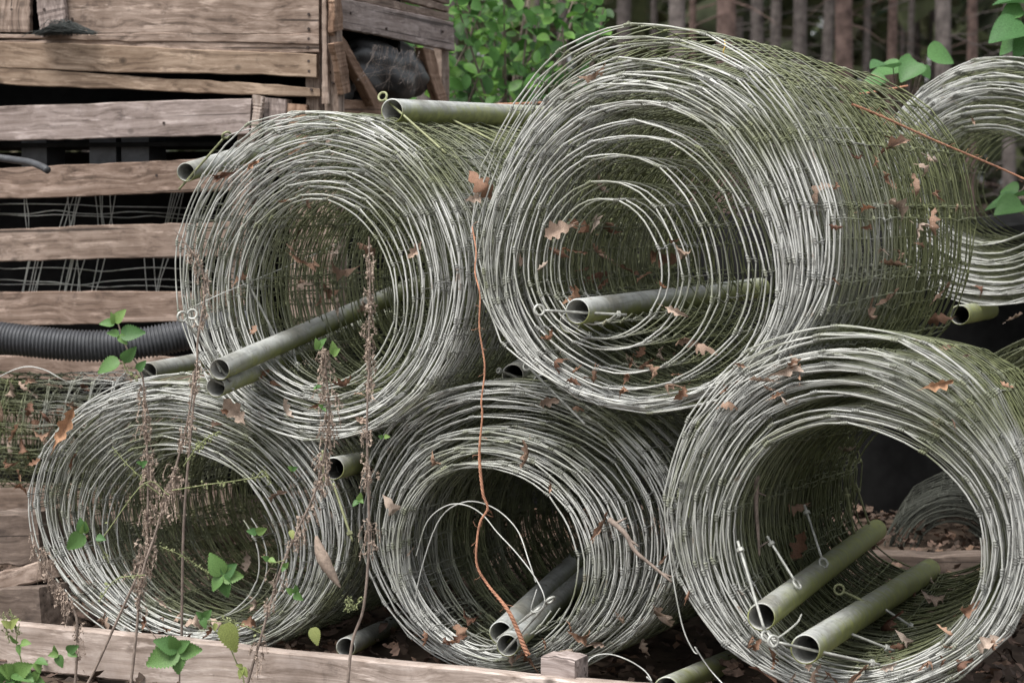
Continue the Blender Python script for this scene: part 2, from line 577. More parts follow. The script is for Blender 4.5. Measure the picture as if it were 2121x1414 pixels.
S = [
    (((698, -6), (940, 47), (943, 106), (698, 58)), 'woodg', 0.03, [(725, 28), (800, 60), (917, 66)]),
    (((698, -32), (930, 29), (930, 44), (698, -9)), 'wood', 0.012, []),
    (((698, -55), (930, 12), (930, 27), (698, -34)), 'wood', 0.014, []),
    (((698, -80), (930, -9), (930, 10), (698, -57)), 'wood', 0.012, []),
    (((698, -120), (930, -40), (930, -11), (698, -82)), 'wood', 0.012, []),
]
for qd, mt, of, nl in S:
    board(upper, um, qd, 'board', mt, of, 0.022, True, nails=nl)
board(upper, um, ((690, -60), (702, -55), (712, 62), (694, 66)), 'batten', 'woodo', 0.045, 0.02, True)
board(upper, um, ((690, 68), (706, 64), (792, 214), (774, 218)), 'brace', 'woodo', 0.028, 0.03, True, label='thin diagonal brace of orange brown wood')
board(upper, um, ((691, 92), (711, 86), (727, 190), (712, 196)), 'broken_stub', 'woodo', 0.055, 0.02, True, label='splintered stub of wood')
board(upper, um, ((916, 70), (932, 72), (932, 260), (916, 260)), 'upright', 'wood', 0.0, 0.03, True)
board(upper, um, ((876, 100), (900, 104), (928, 206), (912, 214)), 'brace', 'woodo', 0.018, 0.03, True)
board(upper, um, ((700, 205), (930, 214), (930, 240), (700, 236)), 'board', 'woodo', 0.0, 0.03, True)
board(upper, um, ((700, 236), (930, 232), (930, 300), (700, 305)), 'board', 'wood', -0.005, 0.03, True)

L = [
    (((-60, 225), (521, 203), (516, 276), (-60, 295)), 'woodg', 0.02, [(340, 255)]),
    (((-60, 349), (480, 326), (480, 392), (-60, 416)), 'woodr', 0.018, [(325, 363)]),
    (((-60, 477), (480, 460), (480, 530), (-60, 545)), 'wood', 0.018, []),
    (((-60, 607), (480, 600), (480, 666), (-60, 674)), 'woodr', 0.02, []),
    (((-60, 735), (480, 742), (480, 800), (-60, 782)), 'woodr', 0.016, []),
    (((-60, 850), (480, 850), (480, 920), (-60, 920)), 'wood', 0.016, []),
    (((-60, 1000), (480, 1000), (480, 1090), (-60, 1090)), 'wood', 0.016, []),
]
for qd, mt, of, nl in L:
    board(lower, lm_, qd, 'slat', mt, of, 0.022, nails=nl, wob=0.0035)
board(lower, lm_, ((523, 196), (543, 200), (536, 285), (517, 285)), 'upright', 'woodp', 0.05, 0.02)
board(lower, lm_, ((545, 202), (592, 206), (592, 330), (548, 330)), 'block', 'woodg', 0.012, 0.05)
board(lower, lm_, ((594, 214), (634, 217), (634, 330), (594, 330)), 'block', 'woodo', 0.004, 0.04)
board(lower, lm_, ((492, 278), (530, 276), (500, 700), (460, 700)), 'upright', 'wood', -0.004, 0.06)
board(lower, lm_, ((-50, 210), (-20, 210), (-20, 1110), (-50, 1110)), 'upright', 'wood', -0.004, 0.06)
board(lower, lm_, ((600, 330), (700, 330), (700, 1090), (600, 1090)), 'corner_post', 'wood', -0.004, 0.08)
# closed backs, tops and bottoms keep the inside dark, most coloured black for shade
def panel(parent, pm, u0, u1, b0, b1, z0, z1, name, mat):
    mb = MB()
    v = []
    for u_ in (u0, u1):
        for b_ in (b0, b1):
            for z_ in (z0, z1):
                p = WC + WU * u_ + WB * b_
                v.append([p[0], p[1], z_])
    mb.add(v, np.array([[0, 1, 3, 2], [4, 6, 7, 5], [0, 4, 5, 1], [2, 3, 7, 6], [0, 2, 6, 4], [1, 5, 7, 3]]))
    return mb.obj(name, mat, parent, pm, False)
panel(upper, um, -1.75, 0.0, 0.62, 0.64, 1.22, 1.9, 'shade_back', 'shade_black')
panel(upper, um, -1.75, 0.0, 0.03, 0.62, 1.72, 1.74, 'shade_lid', 'shade_black')
panel(upper, um, -1.77, -1.75, 0.03, 0.62, 1.22, 1.72, 'shade_side', 'shade_black')
panel(lower, lm_, -1.75, 0.0, 0.62, 0.64, 0.06, 1.2, 'shade_back', 'shade_black')
panel(lower, lm_, -0.05, -0.01, 0.10, 0.60, 0.06, 1.2, 'shade_side', 'shade_black')
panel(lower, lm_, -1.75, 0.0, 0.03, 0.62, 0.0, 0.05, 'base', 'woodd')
panel(lower, lm_, -1.75, -0.02, 0.05, 0.62, 1.205, 1.218, 'shade_deck', 'shade_black')
# grey box inside the upper gap of the lower crate
gb = MB()
for x0, x1 in ((200, 262), (266, 330), (60, 120)):
    p = onp((x0 + x1) / 2, 315, WC + WB * 0.16, WB)
    box(gb, p, ((x1 - x0) / F * 6.6, 0.12, 0.12), np.stack([WU, WB, WZ], 1))
    o = gb.obj('plastic_box', 'hose', None, None, False)
    tag(o, 'dark grey plastic box inside the pallet crate, behind the slats', 'box', 'boxes inside the pallet crate')
    gb = MB()

# black bag in the broken side
def blob(c, rx, ry, rz, seed, amp=0.18, nu=28, nv=18, axes=np.eye(3)):
    rng = np.random.default_rng(seed)
    th = np.linspace(0, math.pi, nv)
    ph = np.arange(nu) * 2 * math.pi / nu
    T, Pp = np.meshgrid(th, ph, indexing='ij')
    d = np.stack([np.sin(T) * np.cos(Pp), np.sin(T) * np.sin(Pp), np.cos(T)], -1)
    r = np.ones(T.shape)
    for k in range(14):
        f = unit(rng.normal(size=3)) * rng.uniform(2, 9)
        r += amp / (1 + 0.3 * np.linalg.norm(f)) * np.abs(np.sin(d @ f + rng.uniform(0, 6))) - amp * 0.2
    v = (d * r[..., None] * np.array([rx, ry, rz])).reshape(-1, 3) @ np.asarray(axes).T + c
    i = np.arange(nv - 1)[:, None] * nu
    k = np.arange(nu)[None]
    qd = np.stack([i + k, i + (k + 1) % nu, i + nu + (k + 1) % nu, i + nu + k], -1).reshape(-1, 4)
    return v, qd
AX = np.stack([WU, WB, WZ], 1)
pb = onp(822, 150, WC - WU * 0.01, WU)
mb = MB()
mb.add(*blob(pb - WU * 0.06, 0.085, 0.36, 0.095, 3, 0.16, 60, 40, AX))
tag(mb.obj('plastic_bag', 'dark'), 'crumpled black plastic bag stuffed in the broken crate side', 'bag')
pb = onp(722, 175, WC - WU * 0.01, WU)
mb = MB()
mb.add(*blob(pb - WU * 0.05, 0.05, 0.12, 0.06, 5, 0.15, 40, 26, AX))
tag(mb.obj('plastic_bag', 'dark'), 'small black plastic bag behind the splintered wooden stub', 'bag')
# threads hanging over the bag
mb = MB()
for k in range(26):
    x0 = R.uniform(770, 880)
    pts = [onp(x0 + R.normal(0, 10) * j * 0.5 - j * R.uniform(-4, 6), 92 + j * R.uniform(10, 26) + (x0 - 770) * 0.15, WC + WU * (0.045 + 0.01 * math.sin(j)), WU) for j in range(5)]
    tube(mb, smooth_path(pts, 4), 0.0005, 3)
tag(mb.obj('thread_tangle', 'woodp'), 'pale frayed threads hanging over the black bag', 'threads')
# black netting clump on the ledge
mb = MB()
pc = onp(140, 72, WC - WB * 0.035, -WB)
for k in range(160):
    a0 = R.uniform(0, 6.3)
    sx = R.uniform(0.02, 0.088)
    hh = R.uniform(0.015, 0.055) * (1.1 - sx / 0.12)
    s_ = np.linspace(0, 1, 7)
    cx = R.normal(0, 0.022)
    pts = pc + WU * (cx + (s_ - .5)[:, None] * 2 * sx) + WZ * (np.sin(s_ * math.pi) * hh + R.normal(0, .003, 7))[:, None] - WB * (R.uniform(-0.004, 0.04) + np.sin(s_ * 3) * .006)[:, None]
    tube(mb, pts, 0.0011, 3)
tag(mb.obj('netting_clump', 'net'), 'black tangled netting lying on the crate ledge', 'netting')

# hose and cable
hp = smooth_path([at(-60, 692, 6.22), at(60, 706, 6.2), at(170, 716, 6.2), at(280, 712, 6.21), at(380, 694, 6.24), at(520, 660, 6.3)], 60)
dl = np.concatenate([[0], np.cumsum(np.linalg.norm(np.diff(hp, axis=0), axis=1))])
sN = np.arange(0, dl[-1], 0.0027)
hp2 = np.stack([np.interp(sN, dl, hp[:, k]) for k in range(3)], 1)
rr = np.where((np.arange(len(sN)) % 4) < 2, 0.046, 0.0405)
mb = MB()
tube(mb, hp2, rr, 22, WB)
tag(mb.obj('corrugated_hose', 'hose'), 'black corrugated drain hose sagging along the pallet slats', 'hose')
mb = MB()
tube(mb, smooth_path([at(-40, 322, 6.25), at(20, 330, 6.22), at(60, 336, 6.15), at(86, 345, 6.1), at(99, 353, 6.08)], 6), 0.0105, 10, None, True)
tag(mb.obj('cable_end', 'hose'), 'black cut cable end poking out of the pallet crate', 'cable')

# loose wire panels seen between the slats
def loose_wires(label, y0, y1, xs_):
    mb = MB()
    for k in range(3):
        yy = y0 + (y1 - y0) * (0.2 + 0.27 * k) + R.normal(0, 4)
        pts = [at(x, yy + R.normal(0, 3) + (x / 400) * 6, 6.85 + R.normal(0, .01)) for x in np.linspace(-40, 520, 12)]
        tube(mb, smooth_path(pts, 3), 0.0016, 4)
    for x in xs_:
        for j in range(int(R.integers(2, 8))):
            xx = x + j * R.uniform(5, 10) + R.normal(0, 5)
            sl_ = R.choice([-14, -10, 4])
            pts = [at(xx, y1 + 20, 6.84), at(xx + sl_ * -1 + R.normal(0, 2), (y0 + y1) / 2, 6.83), at(xx - sl_ * 2.1, y0 - 20, 6.84)]
            tube(mb, pts, 0.0015, 4)
    tag(mb.obj('loose_fence_wire', 'wirep'), label, 'wire')
loose_wires('loose grey fence wires behind the second and third crate slats', 415, 470, [55, 120, 205, 330])
loose_wires('loose grey fence wires just above the corrugated hose level', 545, 605, [40, 115, 180, 310])

# ------------------------------------------------------------------ pile added behind the rolls to block light
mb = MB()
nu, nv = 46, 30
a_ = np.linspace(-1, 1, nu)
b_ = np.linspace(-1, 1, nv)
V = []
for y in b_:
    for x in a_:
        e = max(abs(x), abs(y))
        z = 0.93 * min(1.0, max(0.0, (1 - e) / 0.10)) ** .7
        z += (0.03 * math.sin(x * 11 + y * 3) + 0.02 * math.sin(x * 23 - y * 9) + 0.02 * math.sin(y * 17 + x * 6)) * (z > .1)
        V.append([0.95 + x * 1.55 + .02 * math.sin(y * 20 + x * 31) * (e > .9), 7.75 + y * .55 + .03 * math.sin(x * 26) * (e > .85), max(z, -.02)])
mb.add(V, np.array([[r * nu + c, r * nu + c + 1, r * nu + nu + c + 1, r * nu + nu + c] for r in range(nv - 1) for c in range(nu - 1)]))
tag(mb.obj('light_block_pile', 'shade_black'), 'low pile added behind the rolls to block light, black for shade', 'pile')

# ------------------------------------------------------------------ rolls of fence wire
ROLLPTS = []      # points on wires, for resting leaves on them
ROLLS = {}


def wire_roll(key, label, cpx, Y, yaw, pitch, Lr, keys, turns, wires, seed, taper=(1.0, 0, 0), tele=0.0, telej=0.012,
              stay=0.16, rough=1.0, knots=5, r_w=0.00158, ns=5, wmat='wire', wshaded='wire_shaded', phase=0.0, direction=1, group='rolls of fence wire', rout=0.006):
    rng = np.random.default_rng(seed)
    yaw, pitch = math.radians(yaw), math.radians(pitch)
    a = np.array([math.sin(yaw) * math.cos(pitch), math.cos(yaw) * math.cos(pitch), math.sin(pitch)])
    u = np.array([math.cos(yaw), -math.sin(yaw), 0])
    wv = np.cross(u, a)
    C = at(cpx[0], cpx[1], Y)
    def loc(x, y):
        p = onp(x, y, C, a) - C
        return np.array([p @ u, p @ wv])
    K = []
    for tau, l, r_, t_, b_ in keys:
        my, mx = (t_ + b_) / 2, (l + r_) / 2
        pl, pr, pt, pb_ = loc(l, my), loc(r_, my), loc(mx, t_), loc(mx, b_)
        K.append((tau, (pl[0] + pr[0]) / 2, (pt[1] + pb_[1]) / 2, (pr[0] - pl[0]) / 2, (pt[1] - pb_[1]) / 2))
    K = np.array(K)
    zb = K[:, 4].max()
    base = C - wv * (zb - K[0, 2])
    m4 = frame_m(base, u, a, wv)
    zoff = zb - K[0, 2]
    root = thing('wire_roll', label, 'wire roll', m4, group)
    # nodes (stay positions) along the spiral
    tot = 2 * math.pi * turns
    # uneven gaps between turns
    tb = np.cumsum(rng.gamma(1.6, 1.0, int(turns * 1) + 2))
    tb = (tb - tb[0]) / (tb[-1] - tb[0])
    def warp(tau):
        return 0.55 * np.interp(tau, np.linspace(0, 1, len(tb)), tb) + 0.45 * tau
    ph = []
    p_ = 0.0
    while p_ < tot:
        ph.append(p_)
        tau = warp(p_ / tot)
        rm = (np.interp(tau, K[:, 0], K[:, 3]) + np.interp(tau, K[:, 0], K[:, 4])) / 2
        p_ += stay / rm * rng.uniform(0.9, 1.1)
    ph = np.array(ph)
    nk = len(ph)
    jit = rng.normal(0, 0.0016 * rough, nk)
    amp = rng.normal(0, rout * rough, 5) * np.array([1, 1, .6, 1, .3])
    phs = rng.uniform(0, 6.3, 5)
    drift = rng.normal(0, 3.0, 5)
    ng = int(tot / 0.25) + 40
    rw_ = rng.normal(0, 1, ng)
    win = np.hanning(11)
    rw_ = np.convolve(rw_, win / math.sqrt((win ** 2).sum()), 'same') * 0.0062 * rough
    telev = np.interp(np.arange(nk), np.linspace(0, nk, int(turns * 2)), rng.normal(0, telej, int(turns * 2)))
    ys_ = np.asarray(wires) * Lr
    Rref = K[:, 3].mean()

    def P(phi, y, jt, dr):
        tau0 = np.clip(phi / tot, 0, 1)
        tau = warp(tau0)
        cu, cw, ru, rw = (np.interp(tau, K[:, 0], K[:, i]) for i in (1, 2, 3, 4))
        f = np.clip(y / Lr, 0, 1.1)
        sc = 1 + (taper[0] - 1) * f
        cu = cu + taper[1] * f
        cw = cw + taper[2] * f
        dn = dr + jt + np.interp(phi, np.arange(ng) * 0.25, rw_) * np.clip(ru / 0.33, .3, 1)
        for q_ in range(5):
            dn = dn + amp[q_] * np.clip(ru / 0.33, .2, 1) ** 1.5 * np.sin((q_ + 1) * phi * 0.5 * (1 if q_ % 2 else 2) + phs[q_] + drift[q_] * tau + y * 1.2)
        ang = phase + direction * phi
        x = cu + (ru * sc + dn) * np.cos(ang)
        z = cw + (rw * sc + dn) * np.sin(ang)
        return np.stack([x, y + 0 * x, z + zoff], 1), ang

    jj = np.zeros((len(ys_), nk))
    nodeP = np.zeros((len(ys_), nk, 3))
    wob = rng.normal(0, 0.0014 * rough, (len(ys_), nk))
    wob = np.cumsum(wob, 0)
    wob -= wob.mean(0)
    dphi = rng.normal(0, 0.010, (len(ys_), nk)).cumsum(0) * 0.5
    knot_hi, knot_lo = MB(), MB()
    for j, y0 in enumerate(ys_):
        pk = ph + dphi[j]
        jt = jit + wob[j]
        teles = telev + tele * (ph / tot)
        yk = y0 + teles + rng.normal(0, 0.0022, nk)
        nodeP[j], _ = P(pk, yk, jt, 0.0)
        # polyline: crimp before and after each node, two points in the span
        dl_ = 0.028
        nxt = np.append(pk[1:], pk[-1] + 0.4)
        jn = np.append(jt[1:], jt[-1])
        yn = np.append(yk[1:], yk[-1])
        span = nxt - pk
        rm = np.interp(warp(np.clip(pk / tot, 0, 1)), K[:, 0], (K[:, 3] + K[:, 4]) / 2)
        sag = rm * (1 - np.cos(span / 2)) * 0.34 * np.clip(0.5 / span, 0, 1) ** 2
        fr = (.26, .42, .58, .76)
        bw = [4 * f_ * (1 - f_) for f_ in fr]
        seq_phi = np.stack([pk - dl_, pk + dl_] + [pk + span * f_ for f_ in fr], 1).ravel()
        seq_y = np.stack([yk, yk] + [yk * (1 - f_) + yn * f_ for f_ in fr], 1).ravel()
        jog = 0.0010 * rough
        seq_j = np.stack([jt + jog, jt - jog] + [jt * (1 - f_) + jn * f_ - sag * .85 * b_ for f_, b_ in zip(fr, bw)], 1).ravel()
        seq_j = seq_j + rng.normal(0, 0.0004, len(seq_j))
        pts, ang = P(seq_phi, seq_y, seq_j, 0.0)
        radial = np.stack([np.cos(ang), 0 * ang, np.sin(ang)], 1)
        mb = MB()
        edge = j in (0, len(ys_) - 1)
        tube(mb, pts, r_w * (1.2 if edge else 1.1 if j == 1 else 1.0), ns if j < 7 else max(4, ns - 1), radial)
        mb.obj('line_wire', wmat if j < 2 or wmat != 'wire' else wshaded, root)  # wires past the second take the darker copy as painted shade
        A = np.array(m4)
        wp = pts @ A[:3, :3].T + A[:3, 3]
        ROLLPTS.append(np.hstack([wp, np.full((len(wp), 1), len(ROLLS))]))
        # knots: the stay wire wound three times round the line wire
        tg = unit(pts[1::6] - pts[0::6])
        rad = radial[0::6]
        bb = unit(np.cross(tg, rad))
        if j < knots:
            st = np.array([-6, -5.2, -2.8, -2.2, -1.4, 1.4, 2.2, 2.8, 5.2, 6]) * 0.00125
            rs = np.array([1.0, 2.05, 2.05, 1.25, 2.1, 2.1, 1.25, 2.05, 2.05, 1.0]) * r_w * (1.2 if j == 0 else 1.0)
            kn, nsd = knot_hi, 6
        else:
            st = np.array([-5, -4, 4, 5]) * 0.00125
            rs = np.array([1.0, 1.9, 1.9, 1.0]) * r_w
            kn, nsd = knot_lo, 5
        al = np.arange(nsd) * 2 * math.pi / nsd
        cen = nodeP[j]
        V = (cen[:, None, None, :] + st[None, :, None, None] * tg[:, None, None, :] +
             rs[None, :, None, None] * (np.cos(al)[None, None, :, None] * rad[:, None, None, :] + np.sin(al)[None, None, :, None] * bb[:, None, None, :]))
        ms = len(st)
        b0 = (np.arange(nk) * ms * nsd)[:, None, None]
        i_ = (np.arange(ms - 1) * nsd)[None, :, None]
        k_ = np.arange(nsd)[None, None, :]
        k2 = (k_ + 1) % nsd
        qd = np.stack([b0 + i_ + k_, b0 + i_ + k2, b0 + i_ + nsd + k2, b0 + i_ + nsd + k_], -1).reshape(-1, 4)
        kn.add(V.reshape(-1, 3), qd)
    if knot_hi.n:
        knot_hi.obj('wire_knots', wshaded if wmat == 'wire' else wmat, root, kind='stuff')
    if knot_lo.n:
        knot_lo.obj('wire_knots', wshaded if wmat == 'wire' else wmat, root, kind='stuff')
    sm = MB()
    for k in range(nk):
        p = nodeP[:, k]
        mid = (p[:-1] + p[1:]) / 2 + rng.normal(0, 0.003, (len(p) - 1, 3)) * np.array([1, .3, 1])
        q_ = np.empty((len(p) * 2 - 1, 3))
        q_[0::2] = p
        q_[1::2] = mid
        tube(sm, q_, r_w * 0.86, 4, np.array([0.3, 0, 0.95]))
    sm.obj('stay_wires', wshaded if wmat == 'wire' else wmat, root, kind='stuff')
    ROLLS[key] = dict(root=root, m4=m4, C=C, a=a, u=u, w=wv, L=Lr)
    return root


W16 = np.array([0, .034, .078, .13, .185, .245, .305, .365, .425, .49, .555, .625, .70, .78, .87, .97])
W12 = np.array([0, .04, .085, .14, .20, .28, .37, .47, .58, .70, .84, .98])

wire_roll('T1', 'upper wire roll with two pipes through it, by the slatted pallet crate', (670, 570), 4.85, 27, 0, 1.30,
          [(0, 366, 975, 230, 900), (.35, 392, 945, 272, 882), (.7, 440, 880, 338, 852), (.96, 488, 800, 402, 812), (1, 492, 792, 408, 808)], 20, W16, 21,
          taper=(.93, .03, 0), tele=0.03, phase=-0.5, rough=1.0)
wire_roll('T2', 'large upper wire roll with loose inner coils and one pipe inside', (1345, 490), 4.45, 29, 0, 1.06,
          [(0, 975, 1722, 58, 866), (.06, 985, 1708, 92, 864), (.12, 998, 1692, 132, 858), (.72, 1044, 1620, 222, 836), (.76, 1058, 1585, 255, 815), (.82, 1088, 1505, 295, 772),
           (.88, 1105, 1440, 348, 725), (.95, 1118, 1395, 385, 700), (1, 1165, 1318, 440, 668)], 22, W16, 22,
          taper=(.94, 0.0, -.01), tele=-0.02, phase=-0.4, rough=1.0)
wire_roll('B1', 'lower wire roll overgrown by dry nettles, beside the leafy wire bundle', (382, 1072), 5.05, 27, 0, 1.05,
          [(0, 42, 722, 795, 1350), (.4, 88, 668, 845, 1340), (.9, 178, 560, 935, 1316), (.95, 188, 545, 948, 1310), (1, 205, 500, 1005, 1292)], 21, W16, 23,
          taper=(.95, .0, 0), tele=0.05, phase=0.3, rough=1.0)
wire_roll('B2', 'lower middle wire roll with the orange twine hanging in front', (1062, 1095), 4.72, 28, 0, 1.25,
          [(0, 735, 1398, 796, 1390), (.15, 745, 1390, 808, 1388), (.34, 768, 1360, 838, 1382), (.40, 800, 1315, 885, 1370), (.93, 852, 1235, 950, 1353), (.97, 858, 1222, 962, 1347), (1, 868, 1180, 1030, 1335)], 24, W16, 24,
          taper=(.96, .0, 0), tele=-0.06, phase=-0.5, rough=0.9)
wire_roll('B3', 'wide lower wire roll holding two green pipes and dead leaves', (1768, 1072), 4.2, 17, -1.5, 1.35,
          [(0, 1384, 2152, 690, 1452), (.5, 1420, 2110, 765, 1435), (.85, 1475, 2062, 850, 1410), (1, 1500, 2035, 885, 1392)], 23, W16, 25,
          taper=(.86, .03, -.03), tele=0.03, phase=0.0, rough=1.0)
wire_roll('R4', 'rear wire roll with a tight thick rim, under the hazel leaves', (2065, 382), 6.2, 22, 0, 1.0,
          [(0, 1808, 2325, 120, 640), (.5, 1850, 2265, 190, 585), (1, 1905, 2180, 270, 505)], 19, W12, 26,
          tele=0.02, phase=0.9, rough=0.8, knots=3, ns=5)
wire_roll('R5', 'rear wire roll lying on the ground below the tight-rimmed one', (2240, 905), 6.15, 24, 0, 1.0,
          [(0, 1970, 2510, 680, 1150), (1, 2070, 2400, 790, 1060)], 12, W12, 27, phase=0.9, knots=2, ns=4, wmat='wire_dim')
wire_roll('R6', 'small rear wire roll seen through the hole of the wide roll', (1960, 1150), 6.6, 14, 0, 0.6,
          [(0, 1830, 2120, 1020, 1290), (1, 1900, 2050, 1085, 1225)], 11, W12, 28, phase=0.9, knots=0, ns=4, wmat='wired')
# dense bundle full of leaves, far left, lying crosswise
wire_roll('LB', 'low leafy wire bundle lying crosswise under the corrugated hose', (260, 905), 6.15, -72, 0, 0.95,
          [(0, 215, 305, 775, 1020), (1, 240, 280, 850, 960)], 9, np.linspace(0, 1, 15), 29, phase=0.9, knots=0, ns=4, stay=0.06, rough=2.2, rout=0.014, wmat='wire_shaded')

ALLP = np.concatenate(ROLLPTS)
PR = proj(ALLP[:, :3])


def rest(px, py, rad=11, back=0.012):
    """depth at which something lying at this spot touches the nearest wire in front"""
    d2 = (PR[:, 0] - px) ** 2 + (PR[:, 1] - py) ** 2
    for r_ in (rad, rad * 2, rad * 4):
        s = d2 < r_ * r_
        if s.any():
            i = np.argmin(np.where(s, PR[:, 2], 1e9))
            return ALLP[i, 1] - back, int(ALLP[i, 3])
    return 5.0, -1


# ------------------------------------------------------------------ pipes with eyebolts
def pipe(label, p0, d0, Y0, p1, Y1, bolts=(), group=None, mat='pipe', cat='pipe', algae=0.0):
    A, B = at(p0[0], p0[1], Y0), at(p1[0], p1[1], Y1)
    r = d0 * Y0 / F / 2
    x = unit(B - A)
    z = unit(np.array([0, 0, 1.0]) - x * x[2])
    y = np.cross(z, x)
    m = frame_m(A, x, y, z)
    t = thing('steel_pipe', label, cat, m, group)
    Ln = np.linalg.norm(B - A)
    nsd = 28
    a_ = np.arange(nsd) * 2 * math.pi / nsd
    ci = np.stack([0 * a_, np.cos(a_), np.sin(a_)], 1)
    ri = r * 0.90
    st = [(0.0, ri * 1.01), (0.0, r * .985), (0.0012, r)] + [(Ln * k / 12, r) for k in range(1, 12)] + [(Ln - .001, r), (Ln, r * .985), (Ln, ri * 1.01), (Ln - .002, ri)] + [(Ln * k / 6, ri) for k in range(5, 0, -1)] + [(.0015, ri)]
    V = np.concatenate([ci * rr_ + np.array([xx, 0, 0]) for xx, rr_ in st])
    n = len(st)
    i = np.arange(n)[:, None] * nsd
    i2 = ((np.arange(n) + 1) % n)[:, None] * nsd
    k = np.arange(nsd)[None]
    k2 = (k + 1) % nsd
    q_ = np.stack([i + k, i + k2, i2 + k2, i2 + k], -1).reshape(-1, 4)
    q_ = q_.reshape(n, nsd, 4)
    mb = MB()
    mb.add(V, q_[:16].reshape(-1, 4))
    mb.obj('tube', mat, t).color = (algae, 0, 0, 1)
    mb = MB()
    mb.add(V, q_[16:].reshape(-1, 4))
    mb.obj('bore', 'bore', t)
    for b in bolts:
        eyebolt(t, m, *b)
    return t


def torus(mb, c, n, R_, r_, nu=22, nv=7):
    n = unit(n)
    e = np.eye(3)[np.argmin(np.abs(n))]
    x = unit(np.cross(n, e))
    y = np.cross(n, x)
    a_ = np.arange(nu) * 2 * math.pi / nu
    b_ = np.arange(nv) * 2 * math.pi / nv
    rd = np.cos(a_)[:, None] * x + np.sin(a_)[:, None] * y
    V = c + rd[:, None, :] * (R_ + r_ * np.cos(b_))[None, :, None] + (r_ * np.sin(b_))[None, :, None] * n
    i = np.arange(nu)[:, None] * nv
    i2 = ((np.arange(nu) + 1) % nu)[:, None] * nv
    k = np.arange(nv)[None]
    k2 = (k + 1) % nv
    mb.add(V.reshape(-1, 3), np.stack([i + k, i2 + k, i2 + k2, i + k2], -1).reshape(-1, 4))


def eyebolt(t, m, e0, e1, ring=True, nut=True, mat='bolt', rr_=0.0029):
    """e0 = ring end, e1 = nut end, each (px, py, Y)"""
    A, B = at(*e0), at(*e1)
    d = unit(B - A)
    mb = MB()
    n = 14
    P = A[None] + (B - A)[None] * np.linspace(0, 1, n)[:, None]
    tube(mb, P, rr_, 9, None, True)
    b = mb.obj('eyebolt', mat, t, m)
    if ring:
        mb = MB()
        nr = unit(np.cross(d, np.array([0.25, 0.2, 1.0])) + np.array([0, -0.9, 0.15]))
        nr = unit(nr - d * (nr @ d))
        torus(mb, A - d * 0.0115, nr, 0.0105, rr_)
        mb.obj('ring', mat, b, m)
    if nut:
        mb = MB()
        P = B - d * 0.022 + d[None] * np.array([0, 0.0002, .0008, .0072, .0078, 0.008])[:, None]
        tube(mb, P, np.array([.0035, .0065, .0074, .0074, .0065, .0035]), 6)
        mb.obj('nut', mat, b, m, False)
    return b


pipe('upper of the two pipes sticking out of the roll by the crate', (455, 765), 46, 4.72, (880, 583), 6.0,
     [((384, 664, 4.70), (478, 790, 4.76)), ((403, 660, 4.78), (458, 770, 4.74), True, False), ((517, 592, 5.05), (580, 715, 5.05), True, False)])
pipe('lower of the two pipes sticking out of the roll by the crate', (447, 802), 43, 4.74, (800, 655), 6.0,
     [((430, 780, 4.73), (484, 806, 4.78), False, True), ((600, 700, 5.10), (618, 768, 5.05), False, True)])
pipe('short grey pipe wedged between crate and nettle roll', (306, 770), 40, 5.35, (500, 732), 6.2, [((296, 764, 5.33), (330, 786, 5.4), False, False)])
pipe('mossy pipe with a slanting eyebolt beside the pallet slats', (385, 357), 40, 5.4, (600, 292), 6.25,
     [((463, 287, 5.36), (371, 392, 5.42), True, False, 'boltg')])
pipe('pipe lying on top of the roll beside the crate', (812, 230), 51, 4.95, (1165, 243), 5.9,
     [((799, 206, 4.98), (924, 318, 4.86), True, False, 'boltg'), ((934, 247, 5.2), (1030, 296, 5.1), False, False, 'boltg')], algae=0.15)
pipe('pipe with cross bolt inside the loose-coiled roll', (1196, 645), 54, 4.46, (1575, 596), 5.75,
     [((1128, 643, 4.45), (1298, 652, 4.50)), ((1345, 632, 4.9), (1410, 655, 4.85), False, False, 'boltg')])
pipe('second pipe tucked beneath the cross-bolted one', (1180, 668), 46, 4.60, (1500, 640), 5.75, [((1165, 655, 4.58), (1232, 702, 4.62), False, True)])
pipe('left pipe of the pair wedged under the big upper roll', (1062, 776), 46, 4.85, (1160, 716), 5.9, [((1040, 770, 4.83), (1095, 790, 4.9), False, False), ((1035, 768, 4.82), (1046, 772, 4.83), False, True)])
pipe('right pipe of the pair wedged under the big upper roll', (1122, 797), 43, 4.85, (1235, 726), 5.9, [((1098, 763, 4.75), (1212, 878, 4.58), True, False)])
pipe('mossy pipe end between the two lower left rolls', (690, 970), 48, 4.72, (812, 942), 5.7, [((671, 998, 4.71), (668, 932, 4.71), False, True, 'boltg'), ((690, 1000, 4.72), (730, 1120, 4.68), False, True, 'boltg')], algae=0.3)
pipe('grey pipe lying on the ground behind the plank', (716, 1340), 42, 4.86, (880, 1262), 5.9)
pipe('rear pipe of the pair in the twine roll', (1037, 1310), 50, 4.60, (1215, 1142), 5.7, [((1104, 1268, 4.52), (1030, 1322, 4.6), True, False)])
pipe('front pipe of the pair in the twine roll', (1051, 1336), 48, 4.52, (1245, 1165), 5.65, [((1133, 1250, 4.46), (1044, 1350, 4.53), True, False)])
pipe('left green pipe inside the wide roll', (1577, 1277), 60, 4.10, (1815, 1097), 5.6,
     [((1584, 1306, 4.08), (1528, 1120, 4.16)), ((1645, 1200, 4.35), (1589, 1110, 4.40)), ((1702, 1155, 4.7), (1666, 1045, 4.75)), ((1770, 1105, 5.0), (1752, 1010, 5.0), False, True, 'boltg'), ((1800, 1085, 5.2), (1772, 1000, 5.2), False, True, 'boltg')], algae=0.34)
